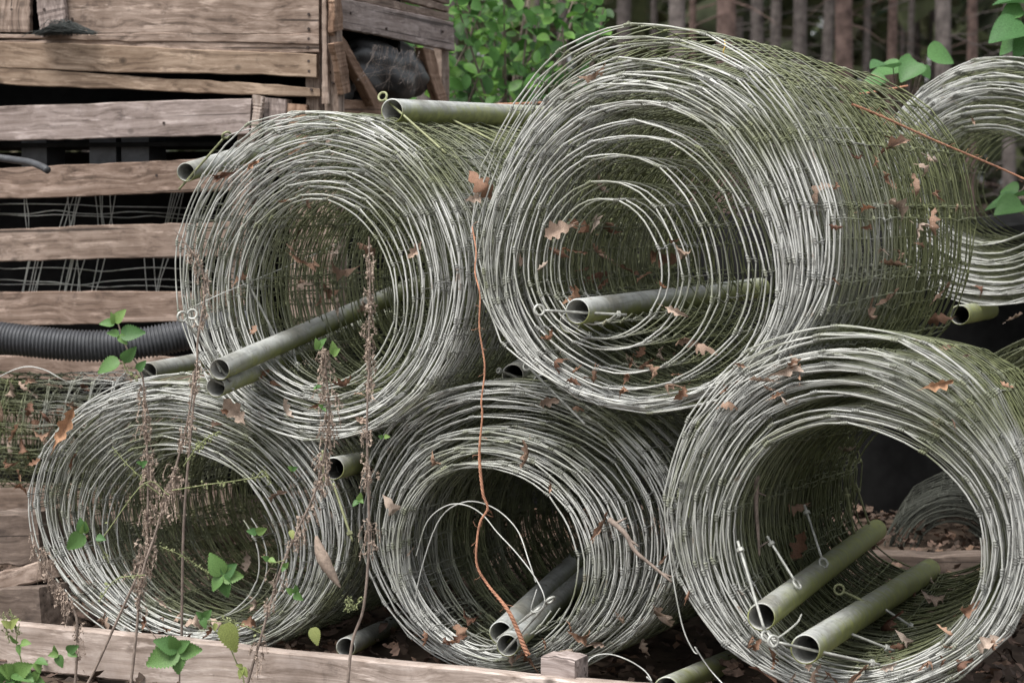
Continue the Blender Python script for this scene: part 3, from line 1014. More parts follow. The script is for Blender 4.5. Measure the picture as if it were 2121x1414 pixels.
pipe('right green pipe inside the wide roll', (1668, 1344), 64, 4.05, (1925, 1180), 5.5,
     [((1612, 1330, 4.04), (1822, 1376, 4.12)), ((1752, 1308, 4.35), (1852, 1347, 4.38), False, True), ((1834, 1262, 4.7), (1900, 1304, 4.7), False, True), ((1748, 1225, 4.6), (1790, 1245, 4.6), True, False, 'boltg')], algae=0.28)
pipe('green pipe lying on the ground beneath the middle and wide rolls', (1380, 1428), 56, 4.3, (1530, 1360), 5.2, algae=0.4)
pipe('pipe end lying behind the large upper roll', (1988, 652), 42, 5.9, (2050, 642), 6.7, algae=0.5)

# ------------------------------------------------------------------ front plank and blocks
def beam(name, label, A, B, hgt, dep, mat, cat, seg=16, wob=0.003, down=True):
    """A,B: top front edge ends in world; hangs down hgt and back dep"""
    A, B = np.asarray(A), np.asarray(B)
    x = unit(B - A)
    z = unit(np.array([0, 0, 1.0]) - x * x[2])
    y = np.cross(z, x)
    rng = np.random.default_rng(int(abs(A[0]) * 1000))
    s = np.linspace(0, 1, seg + 1)
    def wv_():
        p = rng.uniform(0, 6, 3)
        return wob * (np.sin(s * 7 + p[0]) + .6 * np.sin(s * 19 + p[1]) + .4 * rng.normal(size=seg + 1))
    Ln = np.linalg.norm(B - A)
    bv = 0.004
    pf = [(0, -bv), (bv, 0), (dep - bv, 0), (dep, -bv), (dep, -hgt + bv), (dep - bv, -hgt), (bv, -hgt), (0, -hgt + bv)]
    wt, wb = wv_(), wv_()
    V = []
    for k in range(seg + 1):
        for yy, zz in pf:
            V.append([s[k] * Ln - Ln / 2, yy, zz + (wt[k] if zz > -hgt / 2 else wb[k])])
    V = np.array(V)
    k = np.arange(8)
    i = np.arange(seg)[:, None] * 8
    qd = np.stack([i + k, i + 8 + k, i + 8 + (k + 1) % 8, i + (k + 1) % 8], -1).reshape(-1, 4)
    mb = MB()
    mb.add(V, [qd, k[None], (seg * 8 + k)[None, ::-1]])
    o = mb.obj(name, mat, None, None, False)
    o.matrix_basis = frame_m((A + B) / 2, x, y, z)
    return tag(o, label, cat)


A = at(-40, 1285, 4.86)
yw = math.radians(27)
dr = np.array([math.cos(yw), -math.sin(yw), 0])
beam('timber_plank', 'long pale timber plank lying in front of the lower rolls', A, A + dr * 1.78 + np.array([0, 0, .022]), 0.105, 0.034, 'woodp', 'plank', 40, 0.0022)
B = at(1158, 1362, 4.22)
beam('timber_block', 'short squared timber block standing behind the plank end', B - dr * 0.040, B + dr * 0.034, 0.17, 0.062, 'woodg', 'block', 5, 0.0018)
beam('timber_block', 'dark pallet block with nail holes left of the nettle roll', at(-60, 1065, 5.5), at(76, 1062, 5.4), 0.13, 0.10, 'woodd', 'block', 6)
beam('timber_beam', 'dark slanting beam under the pallet block by the nettle roll', at(-60, 1205, 5.35), at(78, 1160, 5.2), 0.05, 0.10, 'wood', 'beam', 6)
beam('timber_block', 'brown block resting behind the plank, lowest of its stack', at(-60, 1215, 5.3), at(80, 1218, 5.15), 0.125, 0.10, 'woodd', 'block', 6)
beam('timber_beam', 'rough dark beam behind the wide roll opening', at(1800, 1150, 6.1), at(2160, 1150, 6.0), 0.09, 0.09, 'woodd', 'beam', 8)

# ------------------------------------------------------------------ twine
def twine(label, pts, r, turns_per_m=60, strands=3, mat='twine', fray=0):
    P = smooth_path([at(p[0], p[1], p[2] if len(p) > 2 else rest(p[0], p[1], 16, .006)[0]) for p in pts], 14)
    d_ = np.concatenate([[0], np.cumsum(np.linalg.norm(np.diff(P, axis=0), axis=1))])
    n = int(d_[-1] / 0.004)
    s = np.linspace(0, d_[-1], n)
    C_ = np.stack([np.interp(s, d_, P[:, k]) for k in range(3)], 1)
    t_ = unit(np.gradient(C_, axis=0))
    b_ = unit(np.cross(t_, np.array([0.1, 1.0, 0.05])))
    n_ = np.cross(b_, t_)
    rr_ = np.interp(s / d_[-1], np.linspace(0, 1, len(r)), r) if isinstance(r, (list, tuple)) else np.full(n, r)
    mb = MB()
    for k in range(strands):
        ph_ = s * turns_per_m * 2 * math.pi + k * 2 * math.pi / strands
        Q = C_ + (rr_ * .6)[:, None] * (np.cos(ph_)[:, None] * b_ + np.sin(ph_)[:, None] * n_)
        tube(mb, Q, rr_ * .62, 5, np.array([0.1, 1.0, 0.05]))
    for k in range(fray):
        i = R.integers(0, n)
        q0 = C_[i]
        dd = unit(R.normal(size=3) + t_[i]) * 0.018
        tube(mb, [q0, q0 + dd * .5 + R.normal(0, .002, 3), q0 + dd], 0.0004, 3)
    return tag(mb.obj('twine', mat), label, 'twine')


twine('orange baler twine hanging down in front of the twine roll', [(978, 470, 4.47), (986, 520, 4.44), (984, 565, 4.43), (994, 610, 4.42), (993, 680, 4.42), (1004, 760, 4.42), (997, 830, 4.42), (999, 860, 4.42), (993, 940, 4.42), (1000, 1020, 4.42), (1010, 1052, 4.42), (995, 1080, 4.42), (988, 1120, 4.42), (988, 1170, 4.42), (1010, 1210, 4.42), (1050, 1260, 4.4), (1070, 1300, 4.4), (1084, 1335, 4.4), (1094, 1356, 4.4)],
      [.0014, .0014, .0014, .0015, .0015, .0016, .0017, .0018, .0019, .003, .003, .0023, .0021, .0023, .0027, .0036, .0046, .0052], 38, 3, 'twine', 40)
twine('orange twine stretched over the back of the large upper roll', [(1765, 216), (1800, 230), (1850, 252), (1900, 275), (1950, 297), (2000, 318), (2080, 352, 5.35), (2180, 398, 5.35)], .0024, 55, 3, 'twine', 30)
twine('thin orange twine running from hazel leaves to the rear roll', [(1700, 205, 5.7), (1800, 192, 5.8), (1880, 178, 5.9)], .0026, 60)
twine('thin orange twine passing behind the top pipe', [(975, 220, 5.6), (1040, 216, 5.6), (1150, 212, 5.7)], .003, 60)
twine('short yellow twine loop tied to the loose top wire', [(1500, 84, 4.43), (1502, 95, 4.42), (1498, 108, 4.42), (1503, 120, 4.43)], .0014, 60, 2, 'twiney')

# tie wires joining coil ends to the eyebolts
def tie(label, pts, r=0.0015, close=False):
    mb = MB()
    tube(mb, smooth_path([at(*p) for p in pts], 6), r, 5)
    return tag(mb.obj('tie_wire', 'wirep'), label, 'wire')
tie('bent tie wire from the inner coil to the ringed eyebolt, twine roll', [(862, 1150, 4.70), (885, 1080, 4.68), (925, 1047, 4.66), (965, 1046, 4.64), (1000, 1066, 4.6), (1030, 1102, 4.56), (1070, 1145, 4.52), (1108, 1195, 4.48), (1128, 1238, 4.46), (1120, 1262, 4.46), (1100, 1264, 4.47), (1112, 1220, 4.47)])
tie('second tie wire arching over to the eyebolt, twine roll', [(880, 1290, 4.72), (862, 1230, 4.72), (905, 1085, 4.70), (960, 1040, 4.67), (1020, 1050, 4.62), (1070, 1095, 4.56), (1095, 1160, 4.5), (1110, 1205, 4.48)])
tie('thin tie wire stretched across the roll by the crate', [(390, 640, 4.85), (450, 612, 4.95), (515, 585, 5.05), (610, 545, 5.3), (700, 505, 5.5)], .0013)
tie('tie wire from the slanting eyebolt to the roll by the crate', [(466, 284, 5.36), (495, 273, 5.3), (530, 265, 5.2), (580, 255, 5.0)], .0013)
tie('loose hooked wire hanging from the wide roll to the ground', [(1385, 1110, 4.3), (1388, 1160, 4.28), (1412, 1290, 4.26), (1435, 1345, 4.25), (1446, 1352, 4.24), (1440, 1340, 4.24), (1470, 1385, 4.24), (1520, 1440, 4.2)])
tie('arched loose wire end beside the timber block', [(1205, 1395, 4.35), (1225, 1362, 4.35), (1260, 1354, 4.35), (1300, 1366, 4.33), (1335, 1388, 4.32), (1350, 1410, 4.3), (1340, 1402, 4.3), (1375, 1440, 4.3)])
tie('twisted link wire joining the eyebolt rings in the wide roll', [(1590, 1310, 4.08), (1600, 1325, 4.06), (1612, 1328, 4.05), (1604, 1338, 4.05), (1594, 1322, 4.06), (1612, 1320, 4.05), (1650, 1290, 4.15), (1660, 1272, 4.3)], .002)
tie('long strand sagging across the left gap above the leafy bundle', [(-40, 800, 5.9), (40, 762, 5.85), (90, 765, 5.85), (140, 790, 5.85), (180, 784, 5.85), (235, 790, 5.85)], .0016)

# ------------------------------------------------------------------ dead oak leaves
def oak_mesh(seed, name, curl, bend):
    rng = np.random.default_rng(seed)
    n = 15
    s = np.linspace(0, 1, n)
    base = 0.27 * np.sin(math.pi * np.clip(s, 0, 1) ** 1.25) ** 0.8
    V = []
    ph = rng.uniform(-.5, .5)
    for i in range(n):
        for sd_ in (-1, 0, 1):
            lobe = 1 + 0.42 * math.cos(2 * math.pi * 3.5 * s[i] + ph + sd_ * .5)
            wd = base[i] * lobe * (0.9 + 0.2 * rng.random()) if sd_ else 0
            if i == 0:
                wd = 0.012
            ang = curl * (0.6 + s[i])
            y = sd_ * wd * math.cos(ang)
            z = abs(sd_) * wd * math.sin(ang) + rng.normal(0, .022)
            x = s[i] - 0.5 + abs(sd_) * 0.04 * rng.random()
            zz = z + bend * (s[i] - .5) ** 2 * 2
            V.append([x, y, zz])
    V = np.array(V)
    # stalk
    fs = []
    for i in range(n - 1):
        for c in (0, 1):
            a_ = i * 3 + c
            fs.append([a_, a_ + 3, a_ + 4, a_ + 1])
    V = np.vstack([V, [[-.5, .010, 0], [-.5, -.010, 0], [-.68, -.006, .03], [-.68, .006, .03]]])
    k = n * 3
    fs.append([k, k + 1, k + 2, k + 3])
    mb = MB()
    mb.add(V, np.array(fs))
    return mb.mesh(name, 'oak')


OAK = [oak_mesh(100 + i, 'oak_leaf', c, b) for i, (c, b) in enumerate([(0.5, .5), (.9, -.5), (1.2, .7), (-.7, .6), (1.4, .3), (-1.0, -.6), (.7, 1.0), (.4, -.9), (1.3, -.8), (-1.3, .5), (1.0, 1.2), (-.5, -1.1)])]
OAKO = []
for m_ in OAK[:2]:
    c_ = m_.copy()
    c_.materials[0] = M['oako']
    OAKO.append(c_)
PLACE = {0: 'the roll by the crate', 1: 'the large upper roll', 2: 'the nettle roll', 3: 'the twine roll', 4: 'the wide lower roll', 5: 'the tight-rimmed rear roll',
         6: 'the rear ground roll', 7: 'the small rear roll', 8: 'the leafy wire bundle', -1: 'the rolls'}
LV = '''1225 155 55;1240 390 42;1155 475 62;1215 480 52;1235 565 58;1375 535 62;1300 560 50;1400 645 58;1080 545 38;1185 612 52;1445 715 50;1330 755 45;1232 780 42;1190 770 32;1003 390 64;1380 795 32;1290 802 28;985 410 36
1695 400 62;1840 372 72;1862 432 58;1905 380 62;1850 550 48;1925 460 62;1840 622 52;1950 605 48;1942 660 58;1800 655 48;1855 300 74;1935 330 42;1828 520 24;1260 480 40;1150 520 48;1330 575 44;1200 520 30;1420 700 40;1350 770 36;1305 745 30
635 425 28;460 365 44;520 340 46;860 520 38;770 520 50;640 545 66;500 580 44;590 850 44;560 790 32;710 560 46;760 640 34;585 420 24;525 690 30;700 640 40
490 855 54;445 880 44;150 955 38;345 1255 44;515 1165 38;575 1025 42;40 1010 34;370 1270 40;300 1285 30;470 850 30;400 1290 44;520 1290 36
30 900 44;50 930 40;100 870 42;110 800 38;70 870 36;40 990 34;150 840 32;20 810 38;80 820 30;20 960 36;130 905 30;60 790 30;5 870 36;170 800 28;60 850 30;15 930 34;90 900 34;120 850 28;45 805 30;70 960 30
1095 940 48;900 955 32;1250 1085 70;815 1055 44;850 1145 26;975 1280 38;955 1312 44;1205 1320 54;1240 1330 42;1360 1275 66;1375 1160 42;1330 1340 38;1080 1358 32;1060 1362 30;1180 1300 30;1290 1290 34;1140 1010 26
1630 760 64;1580 790 54;1510 835 42;1625 832 28;1655 1140 66;1650 1050 44;1940 1235 54;1825 1300 62;1590 1400 66;1680 1398 62;1780 1395 66;1840 1380 44;2040 1335 54;1600 1362 44;1755 935 38;1975 875 24;2080 800 32;1920 1200 38;2000 1265 46;1880 1330 40;1960 1310 50;1720 1400 40;1550 1330 30;1890 1225 40;1640 1230 30;1985 1380 44;1810 1260 34;1740 1330 26;2000 735 30;1960 720 26
2030 600 28;2100 660 30;2015 250 20;1470 1392 30;1425 1230 34'''
LVS = [tuple(float(x) for x in tok.split()) for tok in LV.replace('\n', ';').split(';')]
for (a0, a1, b0, b1, n_) in ((1090, 1450, 690, 850, 14), (1720, 2000, 280, 680, 16), (480, 820, 770, 890, 9), (1120, 1420, 430, 620, 12), (1480, 2060, 1330, 1412, 18), (870, 1200, 1290, 1370, 8), (200, 540, 1240, 1310, 8), (1450, 1700, 740, 840, 7), (520, 760, 480, 640, 7)):
    LVS += [(R.uniform(a0, a1), R.uniform(b0, b1), R.uniform(18, 38)) for _ in range(n_)]
for px, py, sz in LVS:
    Yd, rid = rest(px, py)
    p = at(px, py, Yd)
    o = bpy.data.objects.new('oak_leaf', OAK[R.integers(len(OAK))])
    COL.objects.link(o)
    n_ = unit(np.array([R.normal(0, .6), -1, R.normal(.3, .6)]))
    x_ = unit(np.cross(n_, unit(R.normal(size=3) + np.array([0.4, 0, .9 * R.choice([-1, 1])]))))
    y_ = np.cross(n_, x_)
    sc = sz * Yd / F * R.uniform(.95, 1.3)
    o.matrix_basis = frame_m(p, x_ * sc, y_ * sc * R.uniform(.7, 1.05), n_ * sc * R.uniform(.9, 1.7))
    where = 'caught in '
    cen = {0: (640, 600), 1: (1290, 520), 2: (360, 1120), 3: (1040, 1140), 4: (1768, 1130)}.get(rid)
    if cen:
        if rid == 1 and px > 1640:
            where = 'on the outer side of '
        elif py < cen[1] - 190:
            where = 'up on the rim of '
        elif py > cen[1] + 150:
            where = 'low in the bottom of '
        else:
            where = 'inside the coils of '
    tag(o, 'dead brown oak leaf ' + where + PLACE[rid], 'leaf', 'dead oak leaves')
for px, py, sz, ang, lab in ((135, 885, 96, 62, 'large orange oak leaf on the rim of the nettle roll'), (1946, 796, 70, 15, 'bright orange oak leaf on top of the wide lower roll')):
    Yd, rid = rest(px, py, 14, .014)
    a_ = math.radians(ang)
    o = bpy.data.objects.new('oak_leaf', OAKO[0 if px < 500 else 1])
    COL.objects.link(o)
    x_ = np.array([math.cos(a_), 0, math.sin(a_)])
    n_ = np.array([0, -1.0, 0])
    sc = sz * Yd / F
    o.matrix_basis = frame_m(at(px, py, Yd), x_ * sc, np.cross(n_, x_) * sc * (.6 if px < 500 else .95), n_ * sc)
    tag(o, lab, 'leaf')
# the long curled grey leaf
mb = MB()
s_ = np.linspace(0, 1, 12)
V, fs = [], []
for i in range(12):
    wd = 0.020 * math.sin(math.pi * (0.06 + .9 * s_[i]))
    for k in range(6):
        a_ = -1.9 + k * 0.76
        V.append(at(655 + 50 * s_[i] - 8 * math.sin(s_[i] * 3), 1110 + 105 * s_[i], 4.72) + np.array([wd * math.sin(a_) * .8, -wd * math.cos(a_) * .7, R.normal(0, .0015)]))
for i in range(11):
    for k in range(5):
        a0 = i * 6 + k
        fs.append([a0, a0 + 1, a0 + 7, a0 + 6])
mb.add(V, np.array(fs))
tag(mb.obj('curled_leaf', 'seed'), 'long curled grey brown leaf on the nettle roll', 'leaf')
# twigs
def twig(label, pts, r):
    mb = MB()
    P = smooth_path([at(*p) for p in pts], 6)
    tube(mb, P, np.linspace(r, r * .4, len(P)), 6, None, True)
    for k in range(3):
        i = R.integers(2, len(P) - 2)
        dd = unit(P[i + 1] - P[i] + R.normal(0, .008, 3)) * R.uniform(.015, .035)
        tube(mb, [P[i], P[i] + dd * .5, P[i] + dd], [r * .5, r * .4, r * .2], 4)
    tag(mb.obj('twig', 'stem'), label, 'twig')
twig('brown dead twig slanting down the right of the twine roll', [(1262, 1075, 4.36), (1295, 1105, 4.34), (1315, 1140, 4.33), (1350, 1170, 4.32), (1392, 1205, 4.3)], .0065)
twig('upright dead twig inside the wide roll', [(1568, 985, 4.5), (1566, 1050, 4.48), (1570, 1100, 4.46), (1573, 1150, 4.45)], .006)
twig('pale twig lodged in the large upper roll', [(1760, 490, 4.95), (1745, 560, 4.92), (1722, 628, 4.9)], .0055)

# ------------------------------------------------------------------ litter on the ground
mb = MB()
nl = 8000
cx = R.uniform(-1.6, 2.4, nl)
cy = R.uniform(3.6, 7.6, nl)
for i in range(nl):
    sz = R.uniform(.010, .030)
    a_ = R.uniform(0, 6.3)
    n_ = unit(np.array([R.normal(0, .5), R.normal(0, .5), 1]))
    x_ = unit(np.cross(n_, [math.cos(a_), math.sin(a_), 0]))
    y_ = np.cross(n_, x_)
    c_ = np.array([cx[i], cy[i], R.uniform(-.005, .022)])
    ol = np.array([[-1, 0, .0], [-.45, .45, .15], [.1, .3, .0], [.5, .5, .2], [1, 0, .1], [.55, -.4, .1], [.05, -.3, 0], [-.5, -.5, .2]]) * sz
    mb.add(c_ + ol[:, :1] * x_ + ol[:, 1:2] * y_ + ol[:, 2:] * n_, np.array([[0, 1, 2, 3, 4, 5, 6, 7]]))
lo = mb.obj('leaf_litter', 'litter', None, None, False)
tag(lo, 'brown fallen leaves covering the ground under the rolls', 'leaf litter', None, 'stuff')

# ------------------------------------------------------------------ nettles
def nettle_leaf_mesh(name, wr, mat, seed, n=11, tooth=.055):
    rng = np.random.default_rng(seed)
    V = [[0, 0, 0]]
    s = np.linspace(0.04, 1, n)
    rows = []
    for i, t in enumerate(s):
        wd = wr * (math.sin(math.pi * t ** .62) ** .85 if t < 1 else 0) * .5
        rows.append((t, wd))
    fs = []
    V = []
    for t, wd in rows:
        droop = -.22 * t * t
        for sd_ in (-1, 1):
            pass
        V += [[t, -wd, droop + wd * .35], [t, 0, droop], [t, wd, droop + wd * .35]]
        # saw tooth: a point pulled towards the tip
        V += [[t + tooth, -wd * (1 + 2.9 * tooth) if wd else 0, droop + wd * .38], [t + tooth, wd * (1 + 2.9 * tooth) if wd else 0, droop + wd * .38]]
    for i in range(n - 1):
        a_, b_ = i * 5, (i + 1) * 5
        fs4 = [[a_, a_ + 1, b_ + 1, b_], [a_ + 1, a_ + 2, b_ + 2, b_ + 1]]
        fs += fs4
    tri = []
    for i in range(n - 1):
        a_, b_ = i * 5, (i + 1) * 5
        tri += [[a_, b_, a_ + 3], [a_ + 2, a_ + 4, b_ + 2]]
    mb = MB()
    mb.add(V, [np.array(fs), np.array(tri)])
    return mb.mesh(name, mat)


NL = nettle_leaf_mesh('leaf', .62, 'nettle', 1)
NLW = nettle_leaf_mesh('leaf', .70, 'nettle', 2)
NLY = nettle_leaf_mesh('leaf', .60, 'nettley', 3)


def put_leaf(parent, pm, mesh, b, t, Y, tilt=None, dy=0.0, wr=1.0):
    A_, B_ = at(b[0], b[1], Y), at(t[0], t[1], Y + dy)
    x_ = B_ - A_
    Ln = np.linalg.norm(x_)
    n0 = np.array([R.normal(0, .35), -1, R.normal(.45, .3)]) if tilt is None else np.asarray(tilt, float)
    n_ = unit(n0 - unit(x_) * (n0 @ unit(x_)))
    y_ = np.cross(n_, unit(x_))
    o = bpy.data.objects.new('leaf', mesh)
    COL.objects.link(o)
    o.parent = parent
    o.matrix_basis = pm.inverted() @ frame_m(A_, x_, y_ * Ln * wr, n_ * Ln)
    return o


def nettle(label, stem, Y, seedrange=(), leaves=(), sprigs=(), r=0.0035, green=False, lean=0.0):
    """stem: photo points from the top down; rooted in the ground"""
    zl = np.linspace(0, 1, len(stem))
    top = [at(x, y, Y + lean * (1 - k)) for (x, y), k in zip(stem, zl)]
    last = top[-1]
    foot = np.array([last[0] + (last[0] - top[-2][0]) * .6, last[1] - .01, -0.02])
    P = smooth_path(top + [foot], 10)
    m = frame_m(foot, [1, 0, 0], [0, 1, 0], [0, 0, 1])
    t = thing('nettle', label, 'plant', m, 'nettles in front of the rolls')
    mb = MB()
    tube(mb, P, np.linspace(r * .5, r, len(P)), 6)
    mb.obj('stem', 'seedg' if green else 'stem', t, m)
    for (ya, yb, width, dens) in seedrange:
        # hanging strings of seed in knots along the stem
        mb = MB()
        pr = proj(P)
        sel = np.where((pr[:, 1] >= ya) & (pr[:, 1] <= yb))[0]
        if len(sel) == 0:
            continue
        for k in range(int(dens * .6)):
            c_ = P[R.choice(sel)] + R.normal(0, .004, 3)
            dx = R.normal(0, width) * Y / F
            ln = R.uniform(.012, .040)
            q_ = np.array([c_, c_ + [dx * .6, R.normal(0, .006), .002], c_ + [dx, R.normal(0, .008), -ln * .5], c_ + [dx * 1.05, R.normal(0, .008), -ln]])
            tube(mb, q_, .0006, 3)
            for e in range(11):
                s__ = R.uniform(.25, 1.0) * 3
                i0 = min(2, int(s__))
                pp = q_[i0] + (q_[i0 + 1] - q_[i0]) * (s__ - i0) + R.normal(0, .0016, 3)
                z_ = R.uniform(.001, .0026)
                tv = R.normal(0, 1, (4, 3)) * z_
                mb.add(pp + tv, np.array([[0, 1, 2], [0, 2, 3], [0, 3, 1], [1, 3, 2]]))
        mb.obj('seed_cluster', 'seedg' if green else 'seed', t, m, False, 'stuff')
    for b, tp, mesh, dy in leaves:
        put_leaf(t, m, mesh, b, tp, Y - .02, None, dy)
    for pts, dens in sprigs:
        mb = MB()
        Q = smooth_path([at(x, y, Y - .015) for x, y in pts], 6)
        tube(mb, Q, .0011, 4)
        for k in range(dens):
            c_ = Q[R.integers(1, len(Q))] + R.normal(0, .0045, 3)
            tv = R.normal(0, 1, (4, 3)) * R.uniform(.0012, .0026)
            mb.add(c_ + tv, np.array([[0, 1, 2], [0, 2, 3], [0, 3, 1], [1, 3, 2]]))
        mb.obj('flower_sprig', 'seedg', t, m, False)
    return t


def lv(c, tips, mesh=NL, dy=-.01):
    return [((c[0] + R.normal(0, 1.5), c[1] + R.normal(0, 1.5)), tp, mesh, dy) for tp in tips]


nettle('tall dry nettle stalk with bright green top leaves by the corrugated hose', [(240, 655), (262, 720), (294, 775), (300, 860), (306, 960), (306, 1060), (302, 1150), (290, 1180), (240, 1290), (182, 1414)], 4.58,
       [(800, 850, 5, 22), (865, 905, 7, 24), (925, 1060, 11, 70), (1060, 1130, 9, 40), (1110, 1200, 13, 70)],
       lv((238, 668), [(257, 641), (232, 648), (206, 668)]) + lv((246, 692), [(298, 686), (262, 712), (222, 688)]) + lv((252, 745), [(200, 768), (282, 722)]) + lv((282, 765), [(300, 748)], NL),
       [([(250, 735), (262, 765), (285, 790)], 40), ([(232, 925), (262, 960), (296, 992)], 40), ([(330, 1130), (380, 1152), (425, 1182), (448, 1192)], 130), ([(300, 1000), (340, 1030)], 6)])
nettle('dry nettle stalk leaning right across the nettle roll', [(404, 766), (396, 830), (384, 892), (366, 960), (348, 1020), (320, 1110), (295, 1190), (283, 1306), (272, 1407)], 4.52,
       [(770, 820, 5, 16), (850, 925, 8, 34), (955, 1010, 9, 40), (1010, 1070, 11, 46), (1190, 1270, 9, 36)],
       lv((460, 1192), [(434, 1147), (487, 1168), (502, 1192), (468, 1237), (438, 1222)], NLW) + lv((172, 1104), [(164, 1074), (139, 1138), (178, 1082)], NLW) + lv((200, 1112), [(217, 1116)], NLW) + lv((293, 962), [(303, 955), (284, 956)], NLW),
       [([(380, 965), (405, 930), (425, 910), (455, 893)], 90), ([(356, 1015), (430, 1003), (470, 998), (555, 985)], 50), ([(530, 990), (545, 975), (560, 1000)], 40), ([(350, 1025), (300, 1000), (215, 1110)], 6), ([(200, 1120), (220, 1150), (225, 1165)], 16), ([(300, 1190), (240, 1200), (205, 1245)], 30)])
nettle('dry nettle stalk rising past the mossy pipe end', [(668, 712), (675, 770), (682, 851), (672, 940), (651, 1023), (615, 1100), (581, 1180), (560, 1250), (543, 1311), (515, 1407)], 4.42,
       [(720, 780, 8, 40), (800, 905, 12, 80), (930, 1010, 10, 50), (1030, 1130, 9, 44), (1180, 1260, 9, 30), (1310, 1400, 7, 24)],
       lv((660, 722), [(655, 702), (672, 700)], NL) + lv((690, 735), [(690, 708), (702, 722)]) + lv((655, 802), [(664, 798), (650, 806)]) + lv((670, 845), [(661, 838), (675, 850)]) + lv((606, 972), [(614, 968), (598, 966)], NLW) +
       lv((533, 1100), [(512, 1098), (551, 1096)], NLW) + lv((608, 1228), [(594, 1218), (626, 1242), (614, 1212)], NLW) + lv((603, 1100), [(606, 1115)], NLY) + lv((556, 1158), [(545, 1152), (570, 1162)], NLW) + lv((588, 1172), [(584, 1182), (596, 1166)], NLW) + lv((650, 1298), [(656, 1336)], NLY),
       [([(590, 1160), (560, 1165), (545, 1150)], 16), ([(540, 1310), (490, 1290), (430, 1285)], 30)])
nettle('dry nettle stalk standing between the nettle roll and the twine roll', [(764, 490), (766, 600), (764, 700), (764, 769), (760, 880), (762, 985), (764, 1126), (753, 1257), (728, 1340)], 4.32,
       [(515, 560, 4, 20), (575, 640, 5, 26), (650, 720, 7, 34), (720, 830, 7, 26), (880, 920, 5, 16), (940, 1010, 8, 30), (1075, 1130, 8, 26)],
       lv((742, 1034), [(730, 1046), (748, 1022), (752, 1040)], NLW) + lv((795, 905), [(785, 903), (806, 904)]),
       [([(752, 1240), (730, 1258), (712, 1262)], 40), ([(735, 1262), (722, 1245), (715, 1240)], 30)])
nettle('short dry nettle stalk at the left end of the plank', [(64, 1100), (80, 1140), (101, 1185), (130, 1230), (157, 1275), (160, 1330), (156, 1410)], 4.6,
       [(1110, 1175, 8, 34), (1180, 1230, 8, 36), (1215, 1260, 8, 30), (1290, 1360, 5, 20)],
       lv((122, 1352), [(100, 1356), (127, 1382), (110, 1338)], NLW) + lv((140, 1350), [(160, 1338), (158, 1358)], NLW))
nettle('leafy green nettle with broad leaves hanging over the plank', [(300, 1290), (325, 1322), (345, 1340), (369, 1350), (372, 1420)], 4.45, [],
       lv((369, 1346), [(322, 1324), (302, 1374), (414, 1346), (369, 1394), (352, 1320), (388, 1328)], NLW, -.02), [], .002)
nettle('small yellowing nettle shoot above the middle of the plank', [(420, 1275), (440, 1300), (470, 1330), (490, 1372), (505, 1410)], 4.42, [],
       lv((420, 1279), [(407, 1268), (436, 1264), (425, 1300)], NLW) + lv((466, 1290), [(486, 1352)], NLY) + lv((447, 1290), [(445, 1305)], NLY) + lv((502, 1382), [(494, 1404), (512, 1400), (490, 1376)], NLY),
       [([(460, 1280), (480, 1290), (495, 1300)], 36)], .0018, True)
nettle('bright green nettle clump in the corner by the plank end', [(40, 1290), (34, 1330), (44, 1370), (40, 1412)], 4.25, [],
       lv((40, 1332), [(18, 1318), (62, 1330), (38, 1356)], NLW) + lv((30, 1395), [(0, 1380), (60, 1378), (20, 1420), (66, 1404)], NLW, -.03) + lv((75, 1370), [(98, 1372), (84, 1392)], NLW) + lv((20, 1300), [(4, 1286), (34, 1280)], NLY) + lv((10, 1408), [(-24, 1395), (44, 1420), (6, 1380)], NLW, -.03) + lv((70, 1405), [(92, 1414), (80, 1388)], NLW),
       [([(20, 1260), (30, 1290), (34, 1310)], 60), ([(5, 1270), (12, 1300), (20, 1330)], 50)], .002, True)
nettle('thin dry stem with seed tufts leaning on the crate-side roll', [(362, 476), (385, 505), (412, 545), (425, 600), (410, 700), (408, 760), (395, 900), (380, 1100), (375, 1390)], 4.68,
       [(500, 545, 6, 24), (560, 600, 6, 22), (620, 680, 5, 14), (740, 800, 5, 16)])

# ------------------------------------------------------------------ bushes
def beech_mesh(name, mat, wr=.62):
    V, fs = [], []
    s = np.linspace(0, 1, 7)
    for t in s:
        wd = wr * .5 * math.sin(math.pi * t ** .85) ** .75 if 0 < t < 1 else 0.0
        V += [[t, -wd, wd * .3 - .1 * t * t], [t, 0, -.1 * t * t], [t, wd, wd * .3 - .1 * t * t]]
    for i in range(6):
        a_ = i * 3
        fs += [[a_, a_ + 1, a_ + 4, a_ + 3], [a_ + 1, a_ + 2, a_ + 5, a_ + 4]]
    mb = MB()
    mb.add(V, np.array(fs))
    return mb.mesh(name, mat), np.array(V), np.array(fs)


BL, BV, BF = beech_mesh('leaf', 'beech')


